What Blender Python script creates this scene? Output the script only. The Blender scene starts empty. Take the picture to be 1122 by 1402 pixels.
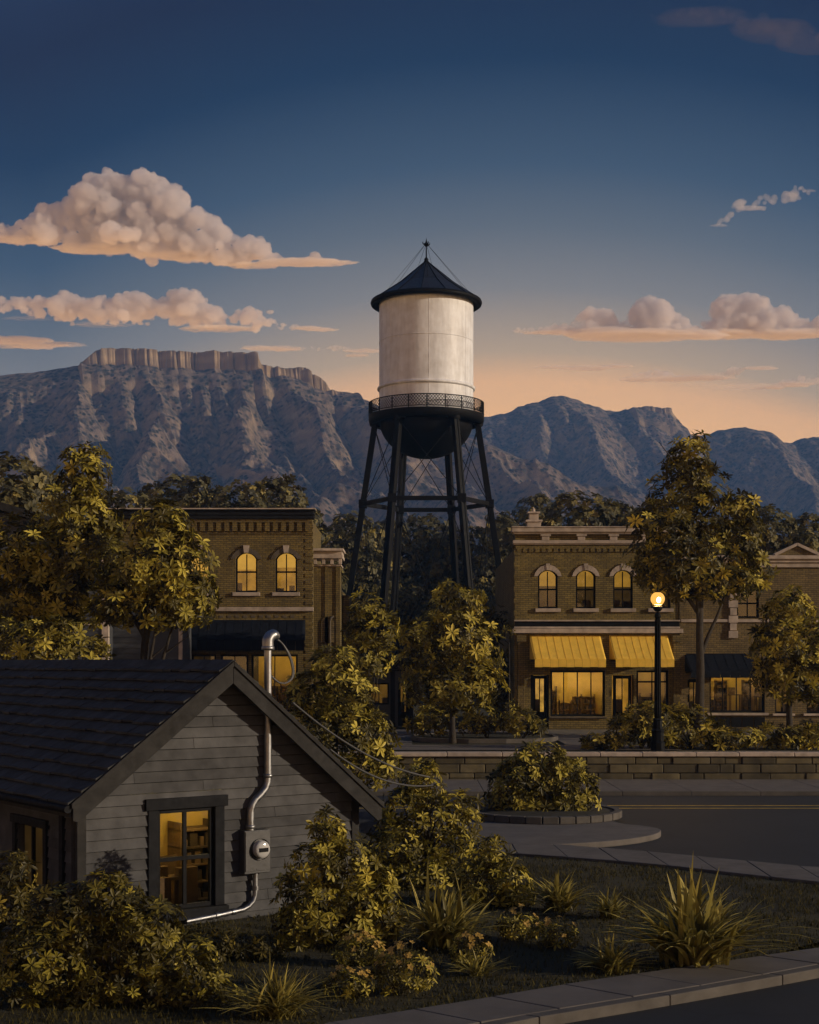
import bpy, math, random
import numpy as np
from mathutils import Vector, Matrix

R = math.radians
rng = np.random.default_rng(7)
random.seed(7)
scene = bpy.context.scene
COL = scene.collection

# ---------------------------------------------------------------- camera
FPX, CX, HY, CAMZ = 2000.0, 561.0, 905.0, 4.0        # focal length in photo pixels, horizon row
cam = bpy.data.cameras.new('camera')
camo = bpy.data.objects.new('camera', cam)
COL.objects.link(camo)
camo.location = (0, 0, CAMZ)
camo.rotation_euler = (R(90), 0, 0)
cam.sensor_fit = 'HORIZONTAL'
cam.sensor_width = 36.0
cam.lens = FPX / 1122.0 * 36.0
cam.shift_y = (HY - 701.0) / 1122.0
cam.clip_start = 0.2
cam.clip_end = 40000
scene.camera = camo


def at(px, py, d):
    return ((px - CX) / FPX * d, d, CAMZ - (py - HY) / FPX * d)


def gnd(px, py, z=0.0):
    d = (CAMZ - z) * FPX / (py - HY)
    return ((px - CX) / FPX * d, d)


# ---------------------------------------------------------------- naming
def tag(o, label=None, cat=None, group=None, kind=None):
    if label: o['label'] = label
    if cat: o['category'] = cat
    if group: o['group'] = group
    if kind: o['kind'] = kind
    return o


def thing(name, label, cat, loc=(0, 0, 0), rz=0.0, group=None):
    o = bpy.data.objects.new(name, None)
    o.empty_display_size = 0.2
    COL.objects.link(o)
    o.location = loc
    o.rotation_euler = (0, 0, rz)
    return tag(o, label, cat, group)


def copy_tree(o, parent=None):
    c = o.copy()
    COL.objects.link(c)
    c.parent = parent
    for ch in list(o.children):
        copy_tree(ch, c)
    return c


# ---------------------------------------------------------------- mesh builder
class MB:
    def __init__(self):
        self.v = []
        self.f = []
        self.s = []

    def add(self, vs, fs, smooth=False):
        b = len(self.v)
        self.v += [tuple(p) for p in vs]
        self.f += [tuple(i + b for i in f) for f in fs]
        self.s += [smooth] * len(fs)
        return self

    def box(self, x0, x1, y0, y1, z0, z1):
        vs = [(x0, y0, z0), (x1, y0, z0), (x1, y1, z0), (x0, y1, z0), (x0, y0, z1), (x1, y0, z1), (x1, y1, z1), (x0, y1, z1)]
        return self.add(vs, [(0, 3, 2, 1), (4, 5, 6, 7), (0, 1, 5, 4), (1, 2, 6, 5), (2, 3, 7, 6), (3, 0, 4, 7)])

    def hexa(self, p):
        """eight corners: bottom ring of four, top ring of four"""
        return self.add(p, [(0, 3, 2, 1), (4, 5, 6, 7), (0, 1, 5, 4), (1, 2, 6, 5), (2, 3, 7, 6), (3, 0, 4, 7)])

    def prism(self, poly, axis, a, b):
        """poly in the two other axes, extruded along axis from a to b"""
        n = len(poly)

        def P(q, t):
            if axis == 'y': return (q[0], t, q[1])
            if axis == 'x': return (t, q[0], q[1])
            return (q[0], q[1], t)
        vs = [P(q, a) for q in poly] + [P(q, b) for q in poly]
        fs = [tuple(range(n)), tuple(range(2 * n - 1, n - 1, -1))]
        fs += [(i, i + n, (i + 1) % n + n, (i + 1) % n) for i in range(n)]
        return self.add(vs, fs)

    def bar(self, a, b, w, h=None, up=(0, 0, 1)):
        a = Vector(a); b = Vector(b); h = h or w
        t = (b - a).normalized()
        u = Vector(up)
        if abs(t.dot(u)) > .98: u = Vector((0, 1, 0))
        s = t.cross(u).normalized() * w / 2
        n = s.cross(t).normalized() * h / 2
        return self.hexa([a - s - n, a + s - n, a + s + n, a - s + n, b - s - n, b + s - n, b + s + n, b - s + n])

    def tube(self, pts, r, n=10, cap=True):
        pts = [Vector(p) for p in pts]
        rs = r if isinstance(r, (list, tuple)) else [r] * len(pts)
        t = (pts[1] - pts[0]).normalized()
        u = Vector((0, 0, 1)) if abs(t.z) < .9 else Vector((1, 0, 0))
        u = (u - t * u.dot(t)).normalized()
        vs = []
        for i, p in enumerate(pts):
            if i == 0: t = pts[1] - pts[0]
            elif i == len(pts) - 1: t = pts[i] - pts[i - 1]
            else: t = (pts[i + 1] - pts[i]).normalized() + (pts[i] - pts[i - 1]).normalized()
            t.normalize()
            u = (u - t * u.dot(t)).normalized()
            w = t.cross(u)
            for k in range(n):
                a = 2 * math.pi * k / n
                vs.append(p + (u * math.cos(a) + w * math.sin(a)) * rs[i])
        fs = []
        for i in range(len(pts) - 1):
            for k in range(n):
                k2 = (k + 1) % n
                fs.append((i * n + k, i * n + k2, (i + 1) * n + k2, (i + 1) * n + k))
        self.add(vs, fs, True)
        if cap:
            self.add(vs[:n], [tuple(range(n - 1, -1, -1))])
            self.add(vs[-n:], [tuple(range(n))])
        return self

    def lathe(self, prof, c=(0, 0, 0), n=24, smooth=True, axis='z', a0=0.0):
        vs = []
        for (r, z) in prof:
            for k in range(n):
                a = 2 * math.pi * k / n + a0
                q = (r * math.cos(a), r * math.sin(a), z)
                if axis == 'y': q = (q[0], q[2], q[1])
                vs.append((c[0] + q[0], c[1] + q[1], c[2] + q[2]))
        fs = []
        for i in range(len(prof) - 1):
            for k in range(n):
                k2 = (k + 1) % n
                f = (i * n + k, i * n + k2, (i + 1) * n + k2, (i + 1) * n + k)
                fs.append(f if axis == 'z' else f[::-1])
        return self.add(vs, fs, smooth)

    def build(self, name, mat, parent=None, bevel=0.0, label=None, kind=None):
        me = bpy.data.meshes.new(name)
        me.from_pydata(self.v, [], self.f)
        me.polygons.foreach_set('use_smooth', self.s)
        me.update()
        boxuv(me)
        me.materials.append(mat)
        o = bpy.data.objects.new(name, me)
        COL.objects.link(o)
        if parent: o.parent = parent
        if bevel:
            m = o.modifiers.new('bevel', 'BEVEL')
            m.width = bevel; m.segments = 2; m.limit_method = 'ANGLE'; m.angle_limit = R(40)
        if label: o['label'] = label
        if kind: o['kind'] = kind
        return o


def boxuv(me):
    nl = len(me.loops)
    if nl == 0: return
    co = np.empty(len(me.vertices) * 3, np.float32); me.vertices.foreach_get('co', co); co = co.reshape(-1, 3)
    vi = np.empty(nl, np.int32); me.loops.foreach_get('vertex_index', vi)
    nf = len(me.polygons)
    nrm = np.empty(nf * 3, np.float32); me.polygons.foreach_get('normal', nrm); nrm = np.abs(nrm.reshape(-1, 3))
    tot = np.empty(nf, np.int32); me.polygons.foreach_get('loop_total', tot)
    d = np.repeat(nrm.argmax(1), tot)
    p = co[vi]
    uv = np.empty((nl, 2), np.float32)
    for k, (a, b) in enumerate(((1, 2), (0, 2), (0, 1))):
        m = d == k
        uv[m, 0] = p[m, a]; uv[m, 1] = p[m, b]
    l = me.uv_layers.new(name='UVMap')
    l.data.foreach_set('uv', uv.ravel())


def np_mesh(name, v, f, mat, parent=None, attrs=None, smooth=False):
    """v (n,3) array, f (m,k) array of equal polygons"""
    me = bpy.data.meshes.new(name)
    m, k = f.shape
    me.vertices.add(len(v)); me.vertices.foreach_set('co', np.ascontiguousarray(v, np.float32).ravel())
    me.loops.add(m * k); me.loops.foreach_set('vertex_index', np.ascontiguousarray(f, np.int32).ravel())
    me.polygons.add(m)
    me.polygons.foreach_set('loop_start', np.arange(0, m * k, k, dtype=np.int32))
    me.polygons.foreach_set('loop_total', np.full(m, k, np.int32))
    me.polygons.foreach_set('use_smooth', np.full(m, smooth))
    for an, av in (attrs or {}).items():
        a = me.attributes.new(an, 'FLOAT', 'POINT'); a.data.foreach_set('value', np.ascontiguousarray(av, np.float32))
    me.update(calc_edges=True)
    me.validate()
    me.materials.append(mat)
    o = bpy.data.objects.new(name, me)
    COL.objects.link(o)
    if parent: o.parent = parent
    return o


# ---------------------------------------------------------------- noise
_perm = np.random.default_rng(3).random((64, 64, 64)).astype(np.float32)


def vnoise(x, y, z=None):
    x = np.asarray(x, np.float64); y = np.asarray(y, np.float64)
    z = np.zeros_like(x) if z is None else np.asarray(z, np.float64)
    xi = np.floor(x).astype(int); yi = np.floor(y).astype(int); zi = np.floor(z).astype(int)
    f = lambda t: t * t * t * (t * (t * 6 - 15) + 10)
    u, v, w = f(x - xi), f(y - yi), f(z - zi)
    g = lambda a, b, c: _perm[(xi + a) & 63, (yi + b) & 63, (zi + c) & 63]
    lx = lambda b, c: g(0, b, c) * (1 - u) + g(1, b, c) * u
    ly = lambda c: lx(0, c) * (1 - v) + lx(1, c) * v
    return ly(0) * (1 - w) + ly(1) * w


def fbm(x, y, z=None, oct=4, gain=.5):
    t = 0; a = 1.0; s = 0
    for i in range(oct):
        t = t + a * vnoise(x * 2 ** i + 17.3 * i, y * 2 ** i + 5.1 * i, None if z is None else z * 2 ** i + 3.7 * i)
        s += a; a *= gain
    return t / s


# ---------------------------------------------------------------- materials
def lin(r, g, b):
    f = lambda c: (c / 255 / 12.92) if c / 255 <= .04045 else ((c / 255 + .055) / 1.055) ** 2.4
    return (f(r), f(g), f(b), 1)


def c4(c): return (c[0], c[1], c[2], 1)


class NT:
    def __init__(self, name):
        self.m = bpy.data.materials.new(name)
        self.m.use_nodes = True
        self.t = self.m.node_tree
        self.b = self.t.nodes['Principled BSDF']
        self.out = self.t.nodes['Material Output']

    def n(self, typ, **kw):
        x = self.t.nodes.new(typ)
        for k, v in kw.items():
            if k in x.inputs.keys(): x.inputs[k].default_value = v
            else: setattr(x, k, v)
        return x

    def l(self, a, b): self.t.links.new(a, b)

    def ramp(self, fac, stops, interp='LINEAR'):
        r = self.n('ShaderNodeValToRGB')
        r.color_ramp.interpolation = interp
        e = r.color_ramp.elements
        while len(e) < len(stops): e.new(.5)
        for i, (p, c) in enumerate(stops):
            e[i].position = p; e[i].color = c4(c)
        self.l(fac, r.inputs['Fac'])
        return r.outputs['Color']

    def noise(self, scale, detail=4, vec=None, rough=.55):
        x = self.n('ShaderNodeTexNoise')
        x.inputs['Scale'].default_value = scale; x.inputs['Detail'].default_value = detail
        x.inputs['Roughness'].default_value = rough
        if vec is not None: self.l(vec, x.inputs['Vector'])
        return x.outputs['Fac']

    def mix(self, fac, a, b, mode='MIX'):
        x = self.n('ShaderNodeMix', data_type='RGBA', blend_type=mode)
        for s, i in ((fac, 0), (a, 6), (b, 7)):
            if hasattr(s, 'default_value') or hasattr(s, 'is_linked'): self.l(s, x.inputs[i])
            else: x.inputs[i].default_value = s if i == 0 else c4(s)
        return x.outputs[2]

    def bump(self, h, strength=.3, dist=.01):
        b = self.n('ShaderNodeBump')
        b.inputs['Strength'].default_value = strength; b.inputs['Distance'].default_value = dist
        self.l(h, b.inputs['Height']); self.l(b.outputs['Normal'], self.b.inputs['Normal'])

    def coord(self, kind='Object'):
        return self.n('ShaderNodeTexCoord').outputs[kind]

    def set(self, **kw):
        for k, v in kw.items():
            self.b.inputs[k.replace('_', ' ').title() if k not in ('IOR',) else k].default_value = v
        return self


def paint(name, c, rough=.6, var=.25, scale=4, metal=0.0, bump=.15, bscale=40, island=0.0, spec=.5):
    t = NT(name); co = t.coord()
    t.b.inputs['Specular IOR Level'].default_value = spec
    a = tuple(x * (1 - var) for x in c[:3]); b = tuple(min(1, x * (1 + var)) for x in c[:3])
    col = t.ramp(t.noise(scale, 6, co), [(.3, a), (.7, b)])
    if island:
        ge = t.n('ShaderNodeNewGeometry')
        col = t.mix(1.0, col, t.ramp(ge.outputs['Random Per Island'], [(0, (1 - island,) * 3), (1, (1 + island,) * 3)]), 'MULTIPLY')
    t.l(col, t.b.inputs['Base Color'])
    t.b.inputs['Roughness'].default_value = rough; t.b.inputs['Metallic'].default_value = metal
    rr = t.ramp(t.noise(scale * 3, 4, co), [(.3, (max(.05, rough - .12),) * 3), (.7, (min(1, rough + .12),) * 3)])
    t.l(rr, t.b.inputs['Roughness'])
    if bump: t.bump(t.noise(bscale, 5, co), bump, .01)
    return t.m


def brick(name, c1, c2, mortar, bw=.24, bh=.085, ms=.012, rough=.85, off=.5, bstr=.5, var=.35):
    t = NT(name); uv = t.coord('UV')
    b = t.n('ShaderNodeTexBrick')
    b.offset = off
    b.inputs['Color1'].default_value = c4(c1); b.inputs['Color2'].default_value = c4(c2); b.inputs['Mortar'].default_value = c4(mortar)
    b.inputs['Scale'].default_value = 1.0; b.inputs['Brick Width'].default_value = bw; b.inputs['Row Height'].default_value = bh
    b.inputs['Mortar Size'].default_value = ms; b.inputs['Mortar Smooth'].default_value = .3
    t.l(uv, b.inputs['Vector'])
    n = t.noise(1.1, 6, uv)
    d = t.ramp(n, [(.3, (1 - var,) * 3), (.7, (1 + var * .4,) * 3)])
    n2 = t.noise(9, 5, uv)
    d2 = t.ramp(n2, [(.3, (.72,) * 3), (.75, (1.15,) * 3)])
    col = t.mix(1.0, b.outputs['Color'], d, 'MULTIPLY'); col = t.mix(1.0, col, d2, 'MULTIPLY')
    t.l(col, t.b.inputs['Base Color']); t.b.inputs['Roughness'].default_value = rough
    inv = t.n('ShaderNodeMath', operation='SUBTRACT'); inv.inputs[0].default_value = 1; t.l(b.outputs['Fac'], inv.inputs[1])
    ad = t.n('ShaderNodeMath', operation='MULTIPLY_ADD'); t.l(t.noise(30, 4, uv), ad.inputs[0]); ad.inputs[1].default_value = .5; t.l(inv.outputs[0], ad.inputs[2])
    t.bump(ad.outputs[0], bstr, .02)
    return t.m


def foliage(name, stops, trans=.25, rough=.5):
    t = NT(name)
    a = t.n('ShaderNodeAttribute', attribute_name='tint')
    col = t.ramp(a.outputs['Fac'], stops)
    t.l(col, t.b.inputs['Base Color']); t.b.inputs['Roughness'].default_value = rough
    t.b.inputs['Specular IOR Level'].default_value = .3
    tr = t.n('ShaderNodeBsdfTranslucent'); t.l(col, tr.inputs['Color'])
    mx = t.n('ShaderNodeMixShader'); mx.inputs[0].default_value = trans
    t.l(t.b.outputs[0], mx.inputs[1]); t.l(tr.outputs[0], mx.inputs[2]); t.l(mx.outputs[0], t.out.inputs['Surface'])
    return t.m


def emit(name, c, s, var=0.0, scale=3.0):
    t = NT(name)
    t.b.inputs['Base Color'].default_value = (.02, .02, .02, 1)
    t.b.inputs['Emission Strength'].default_value = s
    if var:
        col = t.ramp(t.noise(scale, 3, t.coord()), [(.3, tuple(x * (1 - var) for x in c[:3])), (.65, c[:3])])
        t.l(col, t.b.inputs['Emission Color'])
    else: t.b.inputs['Emission Color'].default_value = c4(c)
    return t.m


def glassy(name):
    t = NT(name)
    tr = t.n('ShaderNodeBsdfTransparent'); tr.inputs[0].default_value = (.9, .88, .85, 1)
    gl = t.n('ShaderNodeBsdfGlossy'); gl.inputs['Roughness'].default_value = .03
    mx = t.n('ShaderNodeMixShader'); mx.inputs[0].default_value = .08
    t.l(tr.outputs[0], mx.inputs[1]); t.l(gl.outputs[0], mx.inputs[2]); t.l(mx.outputs[0], t.out.inputs['Surface'])
    return t.m


M = {}
M['brick_gold'] = brick('golden_brick', (.24, .175, .045), (.155, .112, .030), (.065, .052, .022))
M['brick_brown'] = brick('brown_brick', (.215, .152, .038), (.14, .098, .027), (.06, .047, .02))
M['brick_pale'] = brick('tan_brick', (.23, .16, .055), (.15, .105, .038), (.07, .055, .028))
M['stone_trim'] = paint('stone_trim', (.40, .33, .27), .85, .3, 3, island=.12)
M['stone_dark'] = paint('dark_stone', (.10, .08, .055), .9, .35, 2.5, bump=.4, bscale=12)
M['stone_block'] = paint('rough_stone_block', (.088, .072, .038), .92, .45, 1.7, bump=.8, bscale=9, island=.45)
M['mortar'] = paint('dark_mortar', (.035, .03, .024), .95)
M['dark_wood'] = paint('dark_painted_wood', (.009, .009, .010), .65, .3, 6, spec=.1)
M['black_metal'] = paint('black_painted_metal', (.0035, .0035, .004), .6, .3, 3, bump=.1, bscale=14, spec=.12)
M['black_roof'] = paint('black_metal_roof', (.013, .013, .014), .42, .35, 2, bump=.1)
M['awning_yellow'] = paint('yellow_canvas', (.86, .545, .065), .8, .10, 3, bump=.2, bscale=160)
M['awning_navy'] = paint('navy_canvas', (.008, .010, .016), .8, .25, 4, bump=.3, bscale=160, spec=.15)
M['siding'] = paint('grey_siding', (.072, .072, .075), .85, .3, 3, bump=.5, bscale=30, island=.2, spec=.12)
M['siding_blue'] = paint('slate_siding', (.045, .048, .055), .75, .22, 3)
M['trim_grey'] = paint('charcoal_trim', (.030, .029, .0285), .75, .3, 5, bump=.3, spec=.1)
M['frame_grey'] = paint('dark_grey_window_trim', (.013, .0135, .0155), .75, .3, 6, spec=.1)
M['shingle'] = paint('asphalt_shingle', (.027, .0285, .0285), .85, .4, 2.2, bump=.7, bscale=55, island=.35, spec=.5)
M['shingle_far'] = paint('far_shingle', (.025, .025, .028), .9, .3, 2)
M['galv'] = paint('galvanised_steel', (.27, .275, .29), .44, .15, 5, metal=1.0, bump=0)
M['box_grey'] = paint('grey_meter_enclosure', (.055, .055, .058), .45, .15, 7, metal=.3)
M['cable'] = paint('grey_cable', (.06, .06, .062), .5, .1)
M['concrete'] = paint('concrete', (.105, .092, .083), .9, .22, 1.6, bump=.3, bscale=45)
M['kerb'] = paint('kerb_stone', (.078, .069, .061), .9, .25, 2.0, bump=.35, bscale=30)
M['bark'] = paint('bark', (.026, .020, .014), .9, .4, 6, bump=.8, bscale=18)
M['soil'] = paint('dark_soil', (.020, .017, .011), .95, .5, 2, bump=.8, bscale=14)
M['glass'] = glassy('window_glass')
M['lit'] = emit('lit_room', (.80, .39, .040), .50, .55, 2.2)
M['lit_hot'] = emit('lit_shade', (.85, .46, .055), .66, .25, 2.5)
M['lit_dim'] = emit('dim_room', (.42, .21, .03), .30, .6, 3)
M['lit_shop'] = emit('lit_shop', (.85, .47, .08), .72, .75, 2.8)
M['globe'] = emit('lamp_globe', (1.0, .50, .09), 1.1)
M['bulb'] = emit('lamp_bulb', (1.0, .80, .45), 16.0)
M['silhouette'] = paint('dark_furniture', (.10, .062, .028), .8, .5, 2, island=.7)
M['room'] = paint('room_wall', (.62, .44, .12), .9, .18, 1.3)
M['ceiling_lamp'] = emit('ceiling_lamp', (1.0, .78, .30), 26)
M['lit_shade_dim'] = emit('dim_roller_shade', (.80, .42, .05), .42, .3, 2.5)
M['lit_faint'] = emit('faint_room', (.40, .22, .05), .10, .6, 3)

LEAF = [(0.0, (.022, .019, .004)), (.4, (.095, .077, .012)), (.72, (.345, .285, .036)), (1.0, (.65, .525, .088))]
M['leaf'] = foliage('olive_gold_leaf', LEAF)
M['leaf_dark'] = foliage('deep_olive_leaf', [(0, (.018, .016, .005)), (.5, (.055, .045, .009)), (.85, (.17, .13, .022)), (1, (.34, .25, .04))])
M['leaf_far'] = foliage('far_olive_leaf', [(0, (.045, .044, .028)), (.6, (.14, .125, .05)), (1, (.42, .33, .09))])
M['blossom'] = foliage('gold_blossom', [(0, (.30, .19, .035)), (1, (.58, .37, .09))])
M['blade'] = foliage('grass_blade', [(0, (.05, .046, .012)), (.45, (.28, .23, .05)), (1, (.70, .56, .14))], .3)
M['turf'] = foliage('turf_blade', [(0, (.02, .0175, .004)), (1, (.12, .095, .016))], .2, .9)


def asphalt():
    t = NT('asphalt'); co = t.coord()
    a = t.ramp(t.noise(.35, 6, co), [(.3, (.007, .0082, .0105)), (.7, (.013, .0148, .018))])
    g = t.ramp(t.noise(70, 3, co), [(.35, (.7,) * 3), (.7, (1.25,) * 3)])
    col = t.mix(1.0, a, g, 'MULTIPLY')
    v = t.n('ShaderNodeTexVoronoi', feature='DISTANCE_TO_EDGE'); v.inputs['Scale'].default_value = .22
    nz = t.n('ShaderNodeTexNoise'); nz.inputs['Scale'].default_value = .8; nz.inputs['Detail'].default_value = 5
    t.l(co, nz.inputs['Vector'])
    av = t.n('ShaderNodeVectorMath', operation='MULTIPLY_ADD'); t.l(nz.outputs['Color'], av.inputs[0]); av.inputs[1].default_value = (1.6,) * 3; t.l(co, av.inputs[2])
    t.l(av.outputs[0], v.inputs['Vector'])
    cr = t.ramp(v.outputs['Distance'], [(0, (.45,) * 3), (.012, (1,) * 3)])
    col = t.mix(1.0, col, cr, 'MULTIPLY')
    t.l(col, t.b.inputs['Base Color']); t.b.inputs['Roughness'].default_value = .75
    t.bump(t.noise(110, 3, co), .4, .008)
    return t.m


M['asphalt'] = asphalt()
M['yellow_paint'] = paint('worn_yellow_paint', (.80, .50, .04), .7, .35, 3)


def grassground():
    t = NT('grass_ground'); co = t.coord()
    a = t.ramp(t.noise(.6, 7, co), [(.3, (.018, .0155, .004)), (.7, (.042, .034, .007))])
    g = t.ramp(t.noise(28, 4, co), [(.3, (.6,) * 3), (.7, (1.3,) * 3)])
    t.l(t.mix(1.0, a, g, 'MULTIPLY'), t.b.inputs['Base Color']); t.b.inputs['Roughness'].default_value = 1
    t.bump(t.noise(35, 5, co), .7, .03)
    return t.m


M['ground'] = grassground()


def rockmat(name, c_rock, c_scrub, c_cliff):
    t = NT(name); co = t.coord('Object')
    geo = t.n('ShaderNodeNewGeometry')
    sep = t.n('ShaderNodeSeparateXYZ'); t.l(geo.outputs['True Normal'], sep.inputs[0])
    n = t.noise(.02, 8, co, .62); n2 = t.noise(.11, 6, co, .6)
    scr = t.ramp(n2, [(.42, (0,) * 3), (.62, (1,) * 3)])
    rock = t.ramp(n, [(.3, tuple(x * .7 for x in c_rock)), (.7, tuple(x * 1.2 for x in c_rock))])
    # layered strata
    sp = t.n('ShaderNodeSeparateXYZ'); t.l(co, sp.inputs[0])
    zz = t.n('ShaderNodeMath', operation='MULTIPLY_ADD'); t.l(n, zz.inputs[0]); zz.inputs[1].default_value = 30; t.l(sp.outputs[2], zz.inputs[2])
    zs = t.n('ShaderNodeMath', operation='MULTIPLY'); t.l(zz.outputs[0], zs.inputs[0]); zs.inputs[1].default_value = .35
    sn = t.n('ShaderNodeMath', operation='SINE'); t.l(zs.outputs[0], sn.inputs[0])
    strat = t.ramp(sn.outputs[0], [(0, tuple(x * .8 for x in c_cliff)), (1, c_cliff)])
    steep = t.ramp(sep.outputs[2], [(.35, (1,) * 3), (.55, (0,) * 3)])
    base = t.mix(scr, rock, c_scrub)
    vd = t.n('ShaderNodeTexVoronoi'); vd.inputs['Scale'].default_value = .17; t.l(co, vd.inputs['Vector'])
    dots = t.ramp(vd.outputs['Distance'], [(.28, (1,) * 3), (.40, (0,) * 3)])
    base = t.mix(dots, base, (.035, .036, .026))      # scattered pines and scrub
    base = t.mix(steep, base, strat)
    t.l(base, t.b.inputs['Base Color']); t.b.inputs['Roughness'].default_value = 1
    t.b.inputs['Specular IOR Level'].default_value = .1
    return t.m


M['rock'] = rockmat('mesa_rock', (.27, .20, .15), (.062, .058, .052), (.44, .32, .20))


def cloudmat(name, c, tr=.35):
    t = NT(name)
    d = t.n('ShaderNodeBsdfDiffuse'); d.inputs[0].default_value = c4(c)
    x = t.n('ShaderNodeBsdfTranslucent'); x.inputs[0].default_value = c4(c)
    m = t.n('ShaderNodeMixShader'); m.inputs[0].default_value = tr
    t.l(d.outputs[0], m.inputs[1]); t.l(x.outputs[0], m.inputs[2]); t.l(m.outputs[0], t.out.inputs['Surface'])
    return t.m


def cloudvol(name, c, dens):
    m = bpy.data.materials.new(name); m.use_nodes = True; t = m.node_tree; t.nodes.clear()
    o = t.nodes.new('ShaderNodeOutputMaterial'); v = t.nodes.new('ShaderNodeVolumePrincipled')
    v.inputs['Color'].default_value = c4(c); v.inputs['Density'].default_value = dens; v.inputs['Anisotropy'].default_value = .15
    t.links.new(v.outputs[0], o.inputs['Volume'])
    return m


M['cloud'] = cloudvol('cloud_billow', (.95, .925, .945), .036)
M['streak'] = cloudvol('cloud_streak', (.97, .93, .91), .05)


M['wisp'] = cloudvol('cloud_wisp', (.86, .88, .95), .016)
M['wisp_dim'] = cloudvol('high_dim_cloud', (.15, .13, .19), .004)


def tankmat():
    t = NT('white_tank_paint'); co = t.coord()
    mp = t.n('ShaderNodeMapping'); mp.inputs['Scale'].default_value = (1.3, 1.3, .16); t.l(co, mp.inputs[0])
    st = t.ramp(t.noise(1.6, 7, mp.outputs[0], .65), [(.35, (.68, .69, .73)), (.62, (.85, .87, .92))])
    sp = t.ramp(t.noise(1.2, 8, co, .6), [(.3, (.84, .82, .80)), (.6, (1, 1, 1))])
    t.l(t.mix(1.0, st, sp, 'MULTIPLY'), t.b.inputs['Base Color']); t.b.inputs['Roughness'].default_value = .5; t.b.inputs['Specular IOR Level'].default_value = .35
    t.bump(t.noise(.8, 3, co), .12, .2)
    return t.m


M['tank'] = tankmat()
SKY_N, SKY_G, HAZE, EXPO = 0.0008, 1.0, 0.00022, 0.0
# ================================================================ SETTING: ground, roads, pavements
WALL_Y = 47.6


def sheet(name, polys, z, mat, kind='structure', thick=0.0, label=None):
    mb = MB()
    for p in polys:
        if thick: mb.prism(p, 'z', z - thick, z)
        else: mb.add([(x, y, z) for x, y in p], [tuple(range(len(p)))])
    o = mb.build(name, mat)
    tag(o, label, None, None, kind)
    return o


gm = MB()
ys = [(-40, 0), (WALL_Y + .25, 0), (WALL_Y + .251, .97), (70, .97), (2380, .97)]
for (ya, za), (yb, zb) in zip(ys[:-1], ys[1:]):
    gm.add([(-1400, ya, za), (1400, ya, za), (1400, yb, zb), (-1400, yb, zb)], [(0, 1, 2, 3)])
tag(gm.build('ground', M['ground']), 'dark grassy ground under the whole town', kind='structure')

# main street running across behind the planter
KY = gnd(0, 1090)[1]           # far kerb of the street
near_edge = [gnd(1122, 1188, .13), gnd(1000, 1176, .13), gnd(880, 1165, .13), gnd(790, 1158, .13)]
rd = [(-30, KY), (40, KY), (40, near_edge[0][1] - 2.2), near_edge[0], near_edge[1], near_edge[2], gnd(700, 1152, 0), gnd(600, 1140, 0), (-30, 31.5)]
sheet('road', [[(x, y) for x, y in rd[::-1]]], .004, M['asphalt'], label='dark asphalt street behind the round planter')
# double yellow line
for py in (1103.5, 1107.2):
    y = gnd(0, py)[1]
    sheet('road_marking', [[(-20, y - .05), (40, y - .05), (40, y + .05), (-20, y + .05)]], .008, M['yellow_paint'], label='double yellow line along the street')


def offset_strip(line, w):
    """polygon of constant ground width w on the camera side of the line"""
    out = []
    for i, p in enumerate(line):
        a = Vector(line[max(0, i - 1)]); b = Vector(line[min(len(line) - 1, i + 1)])
        t = (b - a).normalized(); n = Vector((t.y, -t.x))
        out.append(tuple(Vector(p) + n * w))
    return out


def slabs(name, back, front, n, z, mat, gap=.012, thick=.16, label=None):
    """paving slabs between two polylines resampled to n pieces"""
    def res(l, n):
        l = [Vector(p) for p in l]
        L = [0]
        for a, b in zip(l[:-1], l[1:]): L.append(L[-1] + (b - a).length)
        o = []
        for k in range(n + 1):
            s = L[-1] * k / n
            i = max(j for j in range(len(L) - 1) if L[j] <= s + 1e-9)
            o.append(l[i].lerp(l[i + 1], (s - L[i]) / (L[i + 1] - L[i])))
        return o
    A, B = res(back, n), res(front, n)
    mb = MB()
    for k in range(n):
        ta = (A[k + 1] - A[k]).normalized() * gap / 2; tb = (B[k + 1] - B[k]).normalized() * gap / 2
        dz = random.uniform(-.004, .004)
        q = [B[k] + tb, B[k + 1] - tb, A[k + 1] - ta, A[k] + ta]
        mb.hexa([(p.x, p.y, z - thick) for p in q] + [(p.x, p.y, z + dz) for p in q])
    return tag(mb.build(name, mat, bevel=.012), label, kind='structure')


# pavement along the near side of the street (seen above the lawn)
bk = [(11.5, near_edge[0][1] - 1.1), near_edge[0], near_edge[1], near_edge[2], near_edge[3], gnd(700, 1150, .13), gnd(600, 1138, .13)][::-1]
fr = [(11.5, gnd(1122, 1208, .13)[1] - 1.0), gnd(1122, 1208, .13), gnd(1000, 1194, .13), gnd(880, 1181, .13), gnd(790, 1174, .13), gnd(700, 1168, .13), gnd(600, 1156, .13)][::-1]
slabs('pavement', bk, fr, 12, .13, M['concrete'], label='pale pavement along the lawn')
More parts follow.
